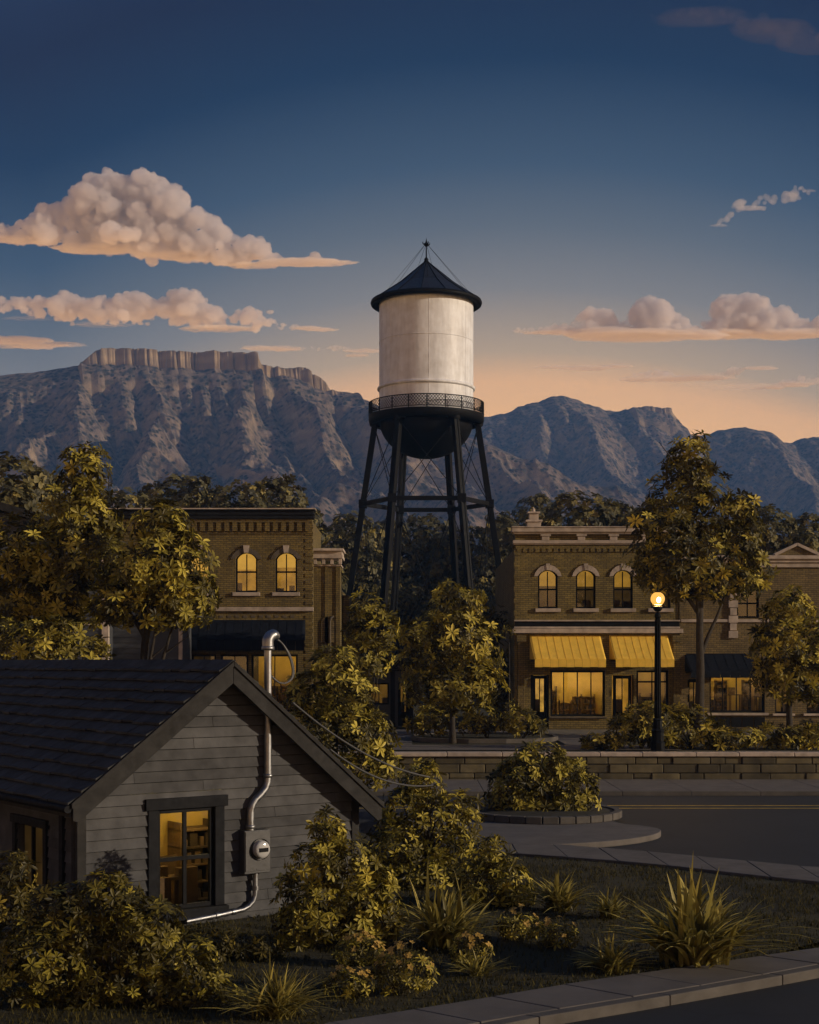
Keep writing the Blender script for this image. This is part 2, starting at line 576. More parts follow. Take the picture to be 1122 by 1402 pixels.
# kerb and pavement along the bottom of the picture
b1 = [gnd(420, 1404, .13), gnd(500, 1392, .13), gnd(640, 1370, .13), gnd(778, 1347, .13), gnd(900, 1329, .13), gnd(1010, 1313, .13), gnd(1122, 1298, .13), (8.5, 22.3), (10.8, 25.2)]
f1 = [gnd(560, 1414, .13), gnd(640, 1402, .13), gnd(760, 1382, .13), gnd(860, 1366, .13), gnd(960, 1349, .13), gnd(1050, 1333, .13), gnd(1130, 1318, .13), (9.0, 21.3), (11.7, 24.3)]
b1 = [(-1.9, 13.8)] + b1; f1 = [(-1.2, 13.2)] + f1
f1b = offset_strip(f1, .17)
slabs('pavement', b1, f1, 16, .13, M['concrete'], label='pale pavement along the corner of the lawn')
slabs('kerb', f1, f1b, 9, .125, M['kerb'], label='stone kerb of the near street')
road2 = [f1b[0]] + f1b[1:] + [(16, 24.2), (16, 3), (-3, 3)]
sheet('road', [road2], .004, M['asphalt'], label='dark asphalt street at the bottom corner')
# lawn
lw = [(x, y + .02) for x, y in b1] + fr[::-1] + [(-12, 33), (-12, 10), (-2.5, 10)]
lawn = sheet('lawn', [lw], .075, M['ground'], label='dark lawn between the two pavements')
LAWN = lw

# round planter island with its nose of pavement
PC = (gnd(742, 1122)[0], 36.4)
PR = 1.95
nose = [gnd(640, 1150, .14), gnd(720, 1157, .14), gnd(800, 1154, .14), gnd(860, 1149, .14), gnd(895, 1143, .14), gnd(907, 1138, .14), gnd(903, 1133.5, .14), gnd(880, 1130, .14), gnd(845, 1127.5, .14)]
nose = nose + [(PC[0] + 1.2, PC[1] + 2.6), (PC[0] - .5, PC[1] + 2.9), (PC[0] - 3.2, PC[1] + 1.9), (PC[0] - 4.5, PC[1] - 2.2)]


def smooth_poly(p, it=2):
    for _ in range(it):
        q = []
        for i in range(len(p)):
            a, b = Vector(p[i]), Vector(p[(i + 1) % len(p)])
            q += [tuple(a.lerp(b, .25)), tuple(a.lerp(b, .75))]
        p = q
    return p


nz = smooth_poly(nose)
mb = MB(); mb.prism(nz, 'z', 0, .135)
tag(mb.build('pavement', M['concrete'], bevel=.02), 'curved pavement nose round the planter', kind='structure')
mb = MB()
for k in range(30):
    a0 = 2 * math.pi * k / 30 + .006; a1 = 2 * math.pi * (k + 1) / 30 - .006
    q = [(PC[0] + r * math.cos(a), PC[1] + r * math.sin(a)) for r, a in ((PR - .2, a0), (PR, a0), (PR, a1), (PR - .2, a1))]
    mb.hexa([(x, y, .137) for x, y in q] + [(x, y, .31) for x, y in q])
planter = thing('round_planter', 'low round planter edged with stone blocks in the pavement nose', 'planter', (PC[0], PC[1], .137))
o = mb.build('stone_edging', M['kerb'], planter, bevel=.02)
o.location = (-PC[0], -PC[1], -.137)
mb = MB(); mb.lathe([(0, .24), (PR * .5, .25), (PR - .21, .20)], (0, 0, -.06), 36)
mb.build('soil', M['soil'], planter)

# pavement along the foot of the retaining wall
sx = np.arange(-6, 22, 2.05)
mb = MB()
for a in sx: mb.box(a + .006, a + 2.044, KY + .16, WALL_Y, 0, .14 + random.uniform(-.004, .004))
tag(mb.build('pavement', M['concrete'], bevel=.012), 'narrow pavement at the foot of the stone wall', kind='structure')
mb = MB()
for a in sx: mb.box(a + .004, a + 2.046, KY, KY + .155, 0, .135)
tag(mb.build('kerb', M['kerb'], bevel=.015), 'kerb of the street below the stone wall', kind='structure')

# ---------------------------------------------------------------- stone retaining wall
wall = thing('retaining_wall', 'low wall of rough stone blocks with flat coping along the street', 'wall', (0, WALL_Y, 0))
mb = MB(); mb.box(-7, 23, .06, .4, 0, .9); mb.build('mortar_core', M['mortar'], wall)
mb = MB()
z = .0
for hgt in (.34, .29, .25):
    x = -7
    while x < 23:
        w = random.uniform(.45, 1.25)
        if random.random() < .25 and hgt > .3:
            mb.box(x + .012, x + w - .012, random.uniform(-.02, .02), .3, z + .01, z + hgt / 2 - .008)
            mb.box(x + .012, x + w - .012, random.uniform(-.02, .02), .3, z + hgt / 2 + .008, z + hgt - .01)
        else:
            mb.box(x + .012, x + w - .012, random.uniform(-.03, .03), .3, z + .01, z + hgt - .01)
        x += w
    z += hgt
mb.build('stone_facing', M['stone_block'], wall, bevel=.025)
mb = MB(); x = -7
while x < 23:
    w = random.uniform(1.3, 1.9)
    mb.box(x + .008, x + w - .008, -.08, .42, .885, 1.02 + random.uniform(-.006, .006)); x += w
mb.build('coping', M['stone_trim'], wall, bevel=.02)

# upper terrace: paths and a planted bed edge
T1z = 1.0
sheet('terrace_pavement', [[(-6, 49.2), (9.2, 49.2), (9.2, 52.2), (-6, 52.2)]], T1z - .0, M['concrete'], label='terrace pavement behind the stone wall')
slabs('pavement', [(-8, 62.9), (30, 62.9)], [(-8, 59.2), (30, 59.2)], 17, T1z + .05, M['concrete'], label='pavement in front of the shop fronts')
sheet('footpath', [[(-2.2, 52.2), (.1, 52.2), (.1, 59.2), (-2.2, 59.2)], [(5.6, 52.2), (7.4, 52.2), (7.4, 59.2), (5.6, 59.2)]], T1z + .004, M['concrete'], label='footpaths across the terrace to the shops')
bed = smooth_poly([(.1, 53.4), (5.6, 53.4), (5.7, 58.6), (0, 58.6)], 2)
mb = MB()
ins = [tuple(Vector(p) * .95 + Vector((2.85, 56, )) * .05) for p in bed]
n = len(bed)
for k in range(n):
    q = [bed[k], bed[(k + 1) % n], ins[(k + 1) % n], ins[k]]
    mb.hexa([(x, y, T1z - .02) for x, y in q] + [(x, y, T1z + .14) for x, y in q])
tag(mb.build('kerb', M['kerb']), 'kerb round the planted bed on the terrace', kind='structure')
sheet('garden_bed', [ins], T1z + .1, M['ground'], label='planted bed in front of the shops')

# ================================================================ BUILDING HELPERS (local: x right, y back, z up)
def wall_front(mb, x0, x1, z0, z1, ops, y0=0.0, th=.3):
    xs = sorted({x0, x1} | {o[0] for o in ops} | {o[1] for o in ops})
    zs = sorted({z0, z1} | {o[2] for o in ops} | {o[3] for o in ops})
    for za, zb in zip(zs[:-1], zs[1:]):
        run = None
        for xa, xb in zip(xs[:-1], xs[1:]):
            cx, cz = (xa + xb) / 2, (za + zb) / 2
            hole = any(o[0] < cx < o[1] and o[2] < cz < o[3] for o in ops)
            if hole:
                if run: mb.box(run[0], run[1], y0, y0 + th, za, zb); run = None
            else:
                run = (run[0], xb) if run else (xa, xb)
        if run: mb.box(run[0], run[1], y0, y0 + th, za, zb)


def arch_pts(xc, w, zs, rise, n=10):
    """points of a segmental arch from left springing to right springing"""
    r = (w * w / 4 + rise * rise) / (2 * rise)
    a = math.asin(min(1, w / 2 / r))
    return [(xc + r * math.sin(t), zs + rise - r + r * math.cos(t)) for t in [(-a + 2 * a * k / n) for k in range(n + 1)]]


def build_room(parent, x0, x1, y0, y1, z0, z1, power):
    """a shallow furnished room behind a window: walls, ceiling lamp, shelves and tables"""
    m = MB()
    P = [(x0, y0, z0), (x1, y0, z0), (x1, y1, z0), (x0, y1, z0), (x0, y0, z1), (x1, y0, z1), (x1, y1, z1), (x0, y1, z1)]
    m.add(P, [(0, 1, 2, 3), (4, 7, 6, 5), (3, 2, 6, 7), (0, 3, 7, 4), (1, 5, 6, 2)])
    m.build('room', M['room'], parent)
    w, d, h = x1 - x0, y1 - y0, z1 - z0
    n = max(1, int(w / 1.0))
    for k in range(n):
        cx = x0 + w * (k + .5) / n
        l = MB(); l.box(cx - .16 * power, cx + .16 * power, y0 + d * .35, y0 + d * .35 + .3 * power, z1 - .06, z1 - .02); l.build('ceiling_lamp', M['ceiling_lamp'], parent)
    gr = random.Random(int((x0 + z0 + y1) * 97) % 1000)
    x = x0 + .1
    while x < x1 - .25:
        ww = gr.uniform(.25, .7); hh = gr.uniform(.35, .72) * h; yy = y1 - gr.uniform(.3, .5)
        f = MB(); xe = min(x1 - .05, x + ww)
        if gr.random() < .55:      # shelf unit
            for zz in np.arange(0, hh, .28): f.box(x, xe, yy, y1 - .02, z0 + zz, z0 + zz + .03)
            f.box(x, x + .03, yy, y1 - .02, z0, z0 + hh); f.box(xe - .03, xe, yy, y1 - .02, z0, z0 + hh)
            for zz in np.arange(.03, hh - .2, .28):
                q = x + .05
                while q < xe - .12:
                    b = gr.uniform(.06, .16); f.box(q, min(q + b, xe - .04), yy + .03, y1 - .05, z0 + zz, z0 + zz + gr.uniform(.08, .22)); q += b + gr.uniform(.01, .1)
            f.build('shelf_unit', M['silhouette'], parent)
        else:                      # table or chair in front
            hh = gr.uniform(.3, .5) * h; yy = y0 + d * gr.uniform(.25, .6)
            f.box(x, xe, yy, yy + .35, z0 + hh - .05, z0 + hh)
            for a in (x + .02, xe - .06):
                for b in (yy + .02, yy + .29): f.box(a, a + .04, b, b + .04, z0, z0 + hh - .05)
            f.box(x, x + .3, yy + .3, yy + .34, z0 + hh, z0 + hh + .3)
            f.build('table', M['silhouette'], parent)
        x += ww + gr.uniform(.0, .15)


def window(parent, x0, x1, z0, z1, rise=0.0, cols=2, rows=2, lit='lit', shade=True, hood=None, sill=None, fw=.075, fmat='dark_wood',
           sep=.5, deep=.9, furn=True, wallmat='brick_gold', y=.0, rec=.14, name='window', room=0):
    """opening x0..x1, z0..z1 (+ arch rise included in z1)"""
    xc, w = (x0 + x1) / 2, x1 - x0
    zs = z1 - rise
    f = MB()
    yf = y + rec
    f.box(x0, x0 + fw, yf, yf + .08, z0, zs); f.box(x1 - fw, x1, yf, yf + .08, z0, zs)
    f.box(x0 + fw, x1 - fw, yf, yf + .08, z0, z0 + fw)
    if rise:
        A = arch_pts(xc, w, zs, rise); B = arch_pts(xc, w - 2 * fw, zs - .01, rise)
        for k in range(len(A) - 1):
            q = [B[k], B[k + 1], A[k + 1], A[k]]
            f.hexa([(q[0][0], yf, q[0][1]), (q[1][0], yf, q[1][1]), (q[1][0], yf + .08, q[1][1]), (q[0][0], yf + .08, q[0][1]),
                    (q[3][0], yf, q[3][1]), (q[2][0], yf, q[2][1]), (q[2][0], yf + .08, q[2][1]), (q[3][0], yf + .08, q[3][1])])
    else:
        f.box(x0 + fw, x1 - fw, yf, yf + .08, z1 - fw, z1)
    for c in range(1, cols):
        xm = x0 + w * c / cols
        f.box(xm - .022, xm + .022, yf + .012, yf + .068, z0 + fw, z1 - (fw if not rise else fw * .7))
    for r_ in range(1, rows):
        zm = z0 + (z1 - z0) * (sep if rows == 2 else r_ / rows)
        f.box(x0 + fw, x1 - fw, yf - .01, yf + .09, zm - .035, zm + .035)
    fr_ = f.build(name, M[fmat], parent)
    p = MB(); p.add([(x0 + fw, yf + .04, z0 + fw), (x1 - fw, yf + .04, z0 + fw), (x1 - fw, yf + .04, zs), (x0 + fw, yf + .04, zs)], [(0, 1, 2, 3)])
    if rise:
        B = arch_pts(xc, w - 2 * fw, zs, rise - .02)
        p.add([(q[0], yf + .04, q[1]) for q in B], [tuple(range(len(B)))[::-1]])
    p.build('pane', M['glass'], fr_)
    # room behind the glass
    yb = yf + deep
    if room:
        build_room(fr_, x0 - .15, x1 + .15, yf + .16, yb + .6, z0 - .35, z1 + .35, room)
    else:
        rm = MB(); rm.add([(x0 - .3, yb, z0 - .2), (x1 + .3, yb, z0 - .2), (x1 + .3, yb, z1 + .2), (x0 - .3, yb, z1 + .2)], [(0, 1, 2, 3)])
        rm.build('lit_room', M[lit], fr_)
    if shade:
        s = MB(); zm = z0 + (z1 - z0) * (sep + .02)
        s.box(x0 + fw * .6, x1 - fw * .6, yf + .12, yf + .13, zm + (z1 - z0) * random.uniform(.0, .10), z1 + .02)
        s.build('roller_shade', M[shade if isinstance(shade, str) else 'lit_hot'], fr_)
    if furn:
        xx = x0 + .02
        while xx < x1 - .1:
            ww = random.uniform(.18, .5) * min(1.0, w); hh = random.uniform(.12, .5) * (z1 - z0) * (.55 if shade else .8)
            ya = yf + deep * random.uniform(.35, .75)
            g = MB(); g.box(xx, min(x1, xx + ww), ya, ya + .12, z0, z0 + hh); g.build('furniture', M['silhouette'], fr_)
            xx += ww + random.uniform(.02, .25)
    if rise:   # spandrels of masonry closing the square opening round the arch
        A = arch_pts(xc, w, zs, rise)
        sp = MB()
        h = len(A) // 2
        L = A[:h + 1] + [(x0, z1)]
        Rr = A[h:] + [(x1, z1)]
        L[-1] = (x0, z1); Rr[-1] = (x1, z1)
        sp.prism(L, 'y', y + .003, y + .26); sp.prism(Rr, 'y', y + .003, y + .26)
        sp.build('arch_spandrel', M[wallmat], parent)
    if hood:
        hm, hw, ho, key = hood     # material, height, overhang, keystone
        A = arch_pts(xc, w + .02, zs, rise + .01, 9); B = arch_pts(xc, w + 2 * ho, zs - .02, rise + hw, 9)
        hd = MB()
        for k in range(9):
            e = .004
            q = [A[k], A[k + 1], B[k + 1], B[k]]
            yo = -.085 if (key and k == 4) else -.055
            dz = .06 if (key and k == 4) else 0
            hd.hexa([(q[0][0] + e, y + yo, q[0][1]), (q[1][0] - e, y + yo, q[1][1]), (q[1][0] - e, y + .02, q[1][1]), (q[0][0] + e, y + .02, q[0][1]),
                     (q[3][0] + e, y + yo, q[3][1] + dz), (q[2][0] - e, y + yo, q[2][1] + dz), (q[2][0] - e, y + .02, q[2][1] + dz), (q[3][0] + e, y + .02, q[3][1] + dz)])
        hd.build('arch_hood', M[hm], fr_)
        if key and hm == 'stone_dark':
            kb = MB(); kb.hexa([(xc - .09, y - .11, zs + rise - .0), (xc + .09, y - .11, zs + rise), (xc + .09, y + .01, zs + rise), (xc - .09, y + .01, zs + rise),
                                (xc - .13, y - .11, zs + rise + hw + .08), (xc + .13, y - .11, zs + rise + hw + .08), (xc + .13, y + .01, zs + rise + hw + .08), (xc - .13, y + .01, zs + rise + hw + .08)])
            kb.build('keystone', M['stone_trim'], fr_)
    if sill:
        s = MB(); s.box(x0 - .12, x1 + .12, y - .10, y + rec, z0 - .16, z0 - .002); s.build('sill', M[sill], fr_, bevel=.012)
    return fr_


def awning(parent, x0, x1, zt, zb, out, val, mat, lean=0.0, seams=8, y=0.0):
    """sloped canvas with closed triangular ends and a straight valance"""
    m = MB()
    N = 12
    def P(u, v):
        sag = -.04 * math.sin(math.pi * v) - .004 * abs(math.sin(math.pi * u * seams)) * math.sin(math.pi * v)
        return (x0 + (x1 - x0) * u + lean * v, y - out * v, zt + (zb - zt) * v + sag)
    vs = [P(i / 40, j / N) for j in range(N + 1) for i in range(41)]
    m.add(vs, [(j * 41 + i, (j + 1) * 41 + i, (j + 1) * 41 + i + 1, j * 41 + i + 1) for j in range(N) for i in range(40)], True)
    # ends
    for u in (0, 1):
        pts = [P(u, j / N) for j in range(N + 1)] + [(x0 + (x1 - x0) * u, y, zb)]
        m.add(pts, [tuple(range(len(pts)))[::(1 if u == 0 else -1)]])
    a = m.build('awning', M[mat], parent)
    sd = a.modifiers.new('thickness', 'SOLIDIFY'); sd.thickness = .012
    v = MB()
    for k in range(seams):
        xa = x0 + lean + (x1 - x0) * k / seams; xb = x0 + lean + (x1 - x0) * (k + 1) / seams
        v.box(xa + .004, xb - .004, y - out - .012, y - out + .004, zb - val + .01 * (k % 2), zb + .004)
    v.build('valance', M[mat], a)
    t = MB()
    for k in range(1, seams):
        pts = [Vector(P(k / seams, j / N)) + Vector((0, -.004, .008)) for j in range(N + 1)]
        t.tube(pts, .005, 5)
    t.build('seam', M[mat], a)
    r = MB(); r.tube([(x0 + lean, y - out + .02, zb - .02), (x1 + lean, y - out + .02, zb - .02)], .02, 6)
    for xx in (x0 + .05, x1 - .05): r.tube([(xx + lean, y - out + .02, zb - .02), (xx, y - .02, zb - .05)], .018, 6)
    r.build('awning_frame', M['black_metal'], a)
    return a


def door(parent, x0, x1, z0, z1, lit='lit', y=.25):
    w = x1 - x0; zl = z0 + (z1 - z0) * .30
    d = MB()
    d.box(x0, x0 + .13, y, y + .07, z0, z1); d.box(x1 - .13, x1, y, y + .07, z0, z1)
    d.box(x0 + .13, x1 - .13, y, y + .07, z1 - .14, z1); d.box(x0 + .13, x1 - .13, y, y + .07, z0, z0 + .2)
    d.box(x0 + .13, x1 - .13, y, y + .07, zl - .09, zl + .05); d.box(x0 + .13, x1 - .13, y + .03, y + .06, z0 + .2, zl - .09)
    d.box((x0 + x1) / 2 - .02, (x0 + x1) / 2 + .02, y + .01, y + .06, zl + .05, z1 - .14)
    o = d.build('door', M['dark_wood'], parent)
    p = MB(); p.add([(x0 + .13, y + .04, zl + .05), (x1 - .13, y + .04, zl + .05), (x1 - .13, y + .04, z1 - .14), (x0 + .13, y + .04, z1 - .14)], [(0, 1, 2, 3)])
    p.build('pane', M['glass'], o)
    r_ = MB(); r_.add([(x0 - .1, y + .8, z0), (x1 + .1, y + .8, z0), (x1 + .1, y + .8, z1), (x0 - .1, y + .8, z1)], [(0, 1, 2, 3)])
    r_.build('lit_room', M[lit], o)
    g = MB(); g.box(x0 + .05, x0 + .05 + w * .5, y + .4, y + .6, z0, z0 + (z1 - z0) * .55); g.build('furniture', M['silhouette'], o)
    h = MB(); h.tube([(x1 - .08, y - .01, z0 + .95), (x1 - .08, y - .05, z0 + .97), (x1 - .08, y - .05, z0 + 1.2), (x1 - .08, y - .01, z0 + 1.22)], .014, 6)
    h.build('handle', M['galv'], o)
    return o


BD = 63.0
BS = FPX / BD
ZL = lambda py: (HY + 3 * BS - py) / BS          # photo row -> height above terrace at the shop fronts


def shop_base(px0, name, label, cat, d=BD):
    return thing(name, label, cat, ((px0 - CX) / FPX * d, d, 1.0))


# ---------------------------------------------------------------- shop with the yellow awnings
A = shop_base(705, 'shop_building', 'two-storey golden brick shop with two yellow awnings and arched upper windows', 'building')
X = lambda px: (px - 705) / BS
W_ = X(930); D_ = 14.0
upw = [(735.5, 765.5), (787.5, 817.5), (838.5, 868.5), (890, 920)]
ops = [(X(a + 1.5), X(b - 1.5), ZL(833), ZL(781)) for a, b in upw]
shop = [(X(727), X(752), .05, ZL(924)), (X(754), X(829), ZL(981), ZL(918)), (X(838), X(868), .05, ZL(924)), (X(872), X(916), ZL(981), ZL(918))]
m = MB()
wall_front(m, 0, W_, 0, ZL(745), ops + shop)
# corner quoins
for k in range(int(ZL(745) / .26)):
    if k % 2: m.box(-.03, .28, -.03, .1, k * .26 + .02, k * .26 + .25)
m.box(0, .3, .3, D_, 0, ZL(752)); m.box(W_ - .3, W_, .3, D_, 0, ZL(752)); m.box(.3, W_ - .3, D_ - .3, D_, 0, ZL(760))
m.box(.02, W_ - .02, .02, .28, ZL(745), ZL(729))
for k in range(26):
    xa = .1 + k * (W_ - .2) / 26
    m.box(xa, xa + .18, -.05, .01, ZL(756), ZL(751))
m.box(0.05, W_ - .05, -.04, .01, ZL(751), ZL(746))
m.build('wall', M['brick_gold'], A)
m = MB(); m.box(.3, W_ - .3, .3, D_ - .3, ZL(760), ZL(757)); m.build('roof', M['shingle_far'], A)
m = MB(); m.box(-.14, W_ + .14, -.28, .34, ZL(729), ZL(723)); m.box(-.08, W_ + .08, -.2, .32, ZL(731.5), ZL(729) - .002); m.box(-.16, W_ + .16, -.32, .36, ZL(723) + .002, ZL(721.5))
m.build('cornice', M['stone_trim'], A, bevel=.015)
m = MB(); m.box(-.08, W_ + .08, -.16, .3, ZL(744.5), ZL(740)); m.box(-.05, W_ + .05, -.11, .3, ZL(746), ZL(744.6)); m.build('string_course', M['stone_trim'], A, bevel=.012)
for px in (747, 796, 840, 885):
    m = MB(); x = X(px); m.box(x - .22, x + .22, -.18, .02, ZL(734.5), ZL(731.6)); m.box(x - .16, x + .16, -.14, .02, ZL(740) + .003, ZL(734.6)); m.build('bracket', M['stone_trim'], A, bevel=.012)
for i, (a, b) in enumerate(upw):
    window(A, X(a + 1.5), X(b - 1.5), ZL(833), ZL(781), rise=.24, lit='lit_faint', shade=('lit_shade_dim' if i != 2 else 'lit_shade_dim'), hood=('stone_trim', .26, .17, True), sill='stone_trim')
m = MB(); m.box(0, W_, -.06, .01, ZL(858), ZL(851)); m.build('sign_band', M['dark_wood'], A)
m = MB(); m.box(-.03, W_ + .03, -.14, .02, ZL(851) + .002, ZL(849)); m.box(-.03, W_ + .03, -.13, .02, ZL(860.5), ZL(858) - .002); m.box(-.1, W_ + .15, -.22, .02, ZL(867), ZL(861)); m.build('shopfront_cornice', M['stone_trim'], A, bevel=.012)
awning(A, X(726), X(822), ZL(870), ZL(903), 1.05, .33, 'awning_yellow', lean=.12, seams=9)
awning(A, X(835), X(914), ZL(870), ZL(903), 1.05, .33, 'awning_yellow', lean=.12, seams=8)
door(A, X(730), X(750), .05, ZL(925), 'lit_shop')
door(A, X(841), X(866), .05, ZL(925), 'lit')
window(A, X(754), X(829), ZL(981), ZL(918), cols=4, rows=1, lit='lit_shop', shade=False, name='display_window', fw=.09, deep=1.6, room=1.25, furn=False)
window(A, X(872), X(916), ZL(981), ZL(918), cols=2, rows=2, sep=.75, lit='lit_dim', shade=False, name='display_window', fw=.09, deep=1.2, room=.7, furn=False)
m = MB()
for a, b in ((727, 730), (750, 754), (829, 841 - 3), (868, 872)):
    m = MB(); m.box(X(a) - .02, X(b) + .02, .08, .28, .0, ZL(918)); m.build('shopfront_post', M['dark_wood'], A)
for a, b in ((727, 754), (838, 872)):
    m = MB(); m.box(X(a), X(b), .1, .26, ZL(924), ZL(918)); m.build('shopfront_beam', M['dark_wood'], A)
m = MB(); m.box(X(752), X(831), -.14, .2, ZL(983.5), ZL(981) - .003); m.box(X(870), X(918), -.14, .2, ZL(983.5), ZL(981) - .003); m.build('display_sill', M['stone_dark'], A, bevel=.01)
for px in (709, 922):
    m = MB(); x = X(px); m.box(x, x + .3, -.1, .02, 0, ZL(870)); m.box(x - .05, x + .36, -.16, .02, ZL(879), ZL(870) + .002); m.box(x - .04, x + .34, -.14, .02, 0, .4); m.build('pilaster', M['brick_brown'], A, bevel=.01)
ch = MB(); x = X(733)
ch.box(x - .30, x + .30, .5, 1.1, ZL(740), ZL(713)); ch.box(x - .36, x + .36, .44, 1.16, ZL(713) + .002, ZL(710)); ch.box(x - .2, x + .2, .6, 1.0, ZL(710) + .002, ZL(701)); ch.box(x - .27, x + .27, .53, 1.07, ZL(701) + .002, ZL(698.5))
ch.lathe([(.08, 0), (.07, .1), (.03, .18), (.0, .22)], (x, .8, ZL(698.5)), 10)
ch.build('chimney', M['stone_trim'], A, bevel=.015)

# ---------------------------------------------------------------- tan building at the right edge
B = shop_base(932, 'shop_building', 'tan brick building with a small pediment, seen behind the trees at the frame edge', 'building', BD)
X = lambda px: (px - 932) / BS
W_ = X(1190)
ops = [(X(1010), X(1040), ZL(846), ZL(806)), (X(972), X(1048), ZL(976), ZL(921)), (X(942), X(962), .05, ZL(930)), (X(1062), X(1084), ZL(977), ZL(930)), (X(1140), X(1170), ZL(846), ZL(806)), (X(1105), X(1160), ZL(977), ZL(930))]
m = MB(); wall_front(m, 0, W_, 0, ZL(776), ops); m.box(0, .3, .3, 12, 0, ZL(780)); m.box(W_ - .3, W_, .3, 12, 0, ZL(780)); m.box(.3, W_ - .3, 11.7, 12, 0, ZL(780)); m.build('wall', M['brick_pale'], B)
m = MB(); m.box(.3, W_ - .3, .3, 11.7, ZL(786), ZL(783)); m.build('roof', M['shingle_far'], B)
m = MB(); m.box(-.02, W_, -.1, .3, ZL(777), ZL(770.5)); m.box(-.04, W_ + .1, -.28, .32, ZL(766), ZL(761)); m.box(-.02, W_, -.18, .3, ZL(770.5) + .002, ZL(766) - .002); m.build('cornice', M['stone_trim'], B, bevel=.015)
m = MB(); m.prism([(X(1063), ZL(761) + .002), (X(1118), ZL(761) + .002), (X(1091), ZL(746))], 'y', -.1, .3); m.build('pediment', M['brick_pale'], B)
m = MB(); m.bar((X(1060), -.06, ZL(760)), (X(1091), -.06, ZL(745.5)), .3, .12); m.bar((X(1091), -.06, ZL(745.5)), (X(1122), -.06, ZL(760)), .3, .12); m.build('pediment_moulding', M['stone_trim'], B)
m = MB(); m.box(.02, X(999), -.08, .01, ZL(852), ZL(848)); m.box(X(1009), W_, -.08, .01, ZL(852), ZL(848)); m.build('string_course', M['stone_trim'], B, bevel=.01)
m = MB()
zz = ZL(874)
for k in range(6):
    m.box(X(999.5) - (.06 if k % 2 == 0 else 0), X(1008.5) + (.06 if k % 2 == 0 else 0), -.1, .012, zz + .006, zz + .31); zz += .33
m.build('stone_panel', M['stone_trim'], B, bevel=.01)
m = MB(); zz = 0
for k in range(18):
    m.box(-.04, .24 + (.12 if k % 2 else 0), -.05, .02, zz + .006, zz + .30); zz += .31
m.build('quoins', M['brick_pale'], B)
for a, b in ((1010, 1040), (1140, 1170)):
    window(B, X(a), X(b), ZL(846), ZL(806), lit='lit_faint', shade=False, furn=False, sill=None)
awning(B, X(938), X(1030), ZL(895), ZL(919), .95, .28, 'awning_navy', lean=.1, seams=7)
door(B, X(942), X(962), .05, ZL(930), 'lit_dim')
window(B, X(972), X(1048), ZL(976), ZL(921), cols=4, rows=1, lit='lit', shade=False, name='display_window', fw=.09, deep=1.3, room=.85, furn=False)
window(B, X(1062), X(1084), ZL(977), ZL(930), cols=2, rows=1, lit='lit_dim', shade=False, name='display_window', fw=.08)
window(B, X(1105), X(1160), ZL(977), ZL(930), cols=3, rows=1, lit='lit_dim', shade=False, name='display_window', fw=.08)
m = MB(); m.box(X(968), X(1052), -.14, .16, ZL(979.5), ZL(976) - .003); m.box(X(1058), X(1088), -.12, .16, ZL(980), ZL(977) - .003); m.box(X(1100), X(1164), -.12, .16, ZL(980), ZL(977) - .003); m.build('display_sill', M['stone_trim'], B, bevel=.01)
m = MB()
for k in range(5): m.box(X(969) + k * .5 + .02, X(969) + k * .5 + .48, -.03, .01, .15, ZL(982))
m.build('stall_riser', M['dark_wood'], B)

# ---------------------------------------------------------------- brown brick building behind the left tree
Cc = shop_base(150, 'shop_building', 'brown brick building with dentil cornice, lit arched windows and a navy awning', 'building')
X = lambda px: (px - 150) / BS
W_ = X(428)
upw = [(199, 227), (259, 287), (322.5, 352.5), (377, 407)]
ops = [(X(a), X(b), ZL(811), ZL(757)) for a, b in upw] + [(X(262), X(296), ZL(975), ZL(896)), (X(302), X(340), ZL(975), ZL(896)), (X(344), X(408), ZL(975), ZL(896)), (X(170), X(240), ZL(975), ZL(896))]
m = MB(); wall_front(m, 0, W_, 0, ZL(711), ops)
m.box(0, .3, .3, 6, 0, ZL(713)); m.box(W_ - .3, W_, .3, 6, 0, ZL(713)); m.box(.3, W_ - .3, 5.7, 6, 0, ZL(716))
m.box(.02, W_ - .02, -.05, .01, ZL(731), ZL(727.5))
nd = 25
for k in range(nd):
    xa = .1 + k * (W_ - .4) / (nd - 1); m.box(xa, xa + .2, -.14, .01, ZL(727.5) + .002, ZL(715.5))
m.box(0, W_, -.16, .01, ZL(715.5) + .002, ZL(711) - .002)
for k in range(30):
    m.box(W_ - .3, W_ + .03, -.03, .2, k * .3 + .02, k * .3 + .17)
m.build('wall', M['brick_brown'], Cc)
m = MB(); m.box(.3, W_ - .3, .3, 5.7, ZL(722), ZL(719)); m.build('roof', M['shingle_far'], Cc)
m = MB(); m.box(-.1, W_ + .08, -.26, .34, ZL(711), ZL(700)); m.box(-.15, W_ + .13, -.36, .36, ZL(700) + .002, ZL(698.4)); m.box(-.12, W_ + .1, -.31, .3, ZL(706), ZL(704)); m.build('cornice', M['frame_grey'], Cc, bevel=.015)
m = MB(); m.box(-.17, W_ + .15, -.39, .38, ZL(698.4) + .002, ZL(696.8)); m.build('parapet_cap', M['stone_trim'], Cc)
for a, b in upw:
    window(Cc, X(a), X(b), ZL(811), ZL(757), rise=.26, lit='lit', shade=True, furn=True, hood=('stone_dark', .24, .2, True), sill='stone_trim', wallmat='brick_brown', sep=.52)
m = MB(); m.box(-.05, W_ + .05, -.14, .02, ZL(837), ZL(831.5)); m.build('string_course', M['stone_trim'], Cc, bevel=.012)
awning(Cc, X(262), X(418), ZL(849), ZL(877), .8, .45, 'awning_navy', lean=.02, seams=13)
for a, b, p_ in ((262, 296, 0), (302, 340, 0), (344, 408, .8), (170, 240, 0)):
    window(Cc, X(a), X(b), ZL(975), ZL(896), cols=2, rows=1, lit='lit_faint', shade=False, name='display_window', fw=.09, deep=1.3, room=p_, furn=False)
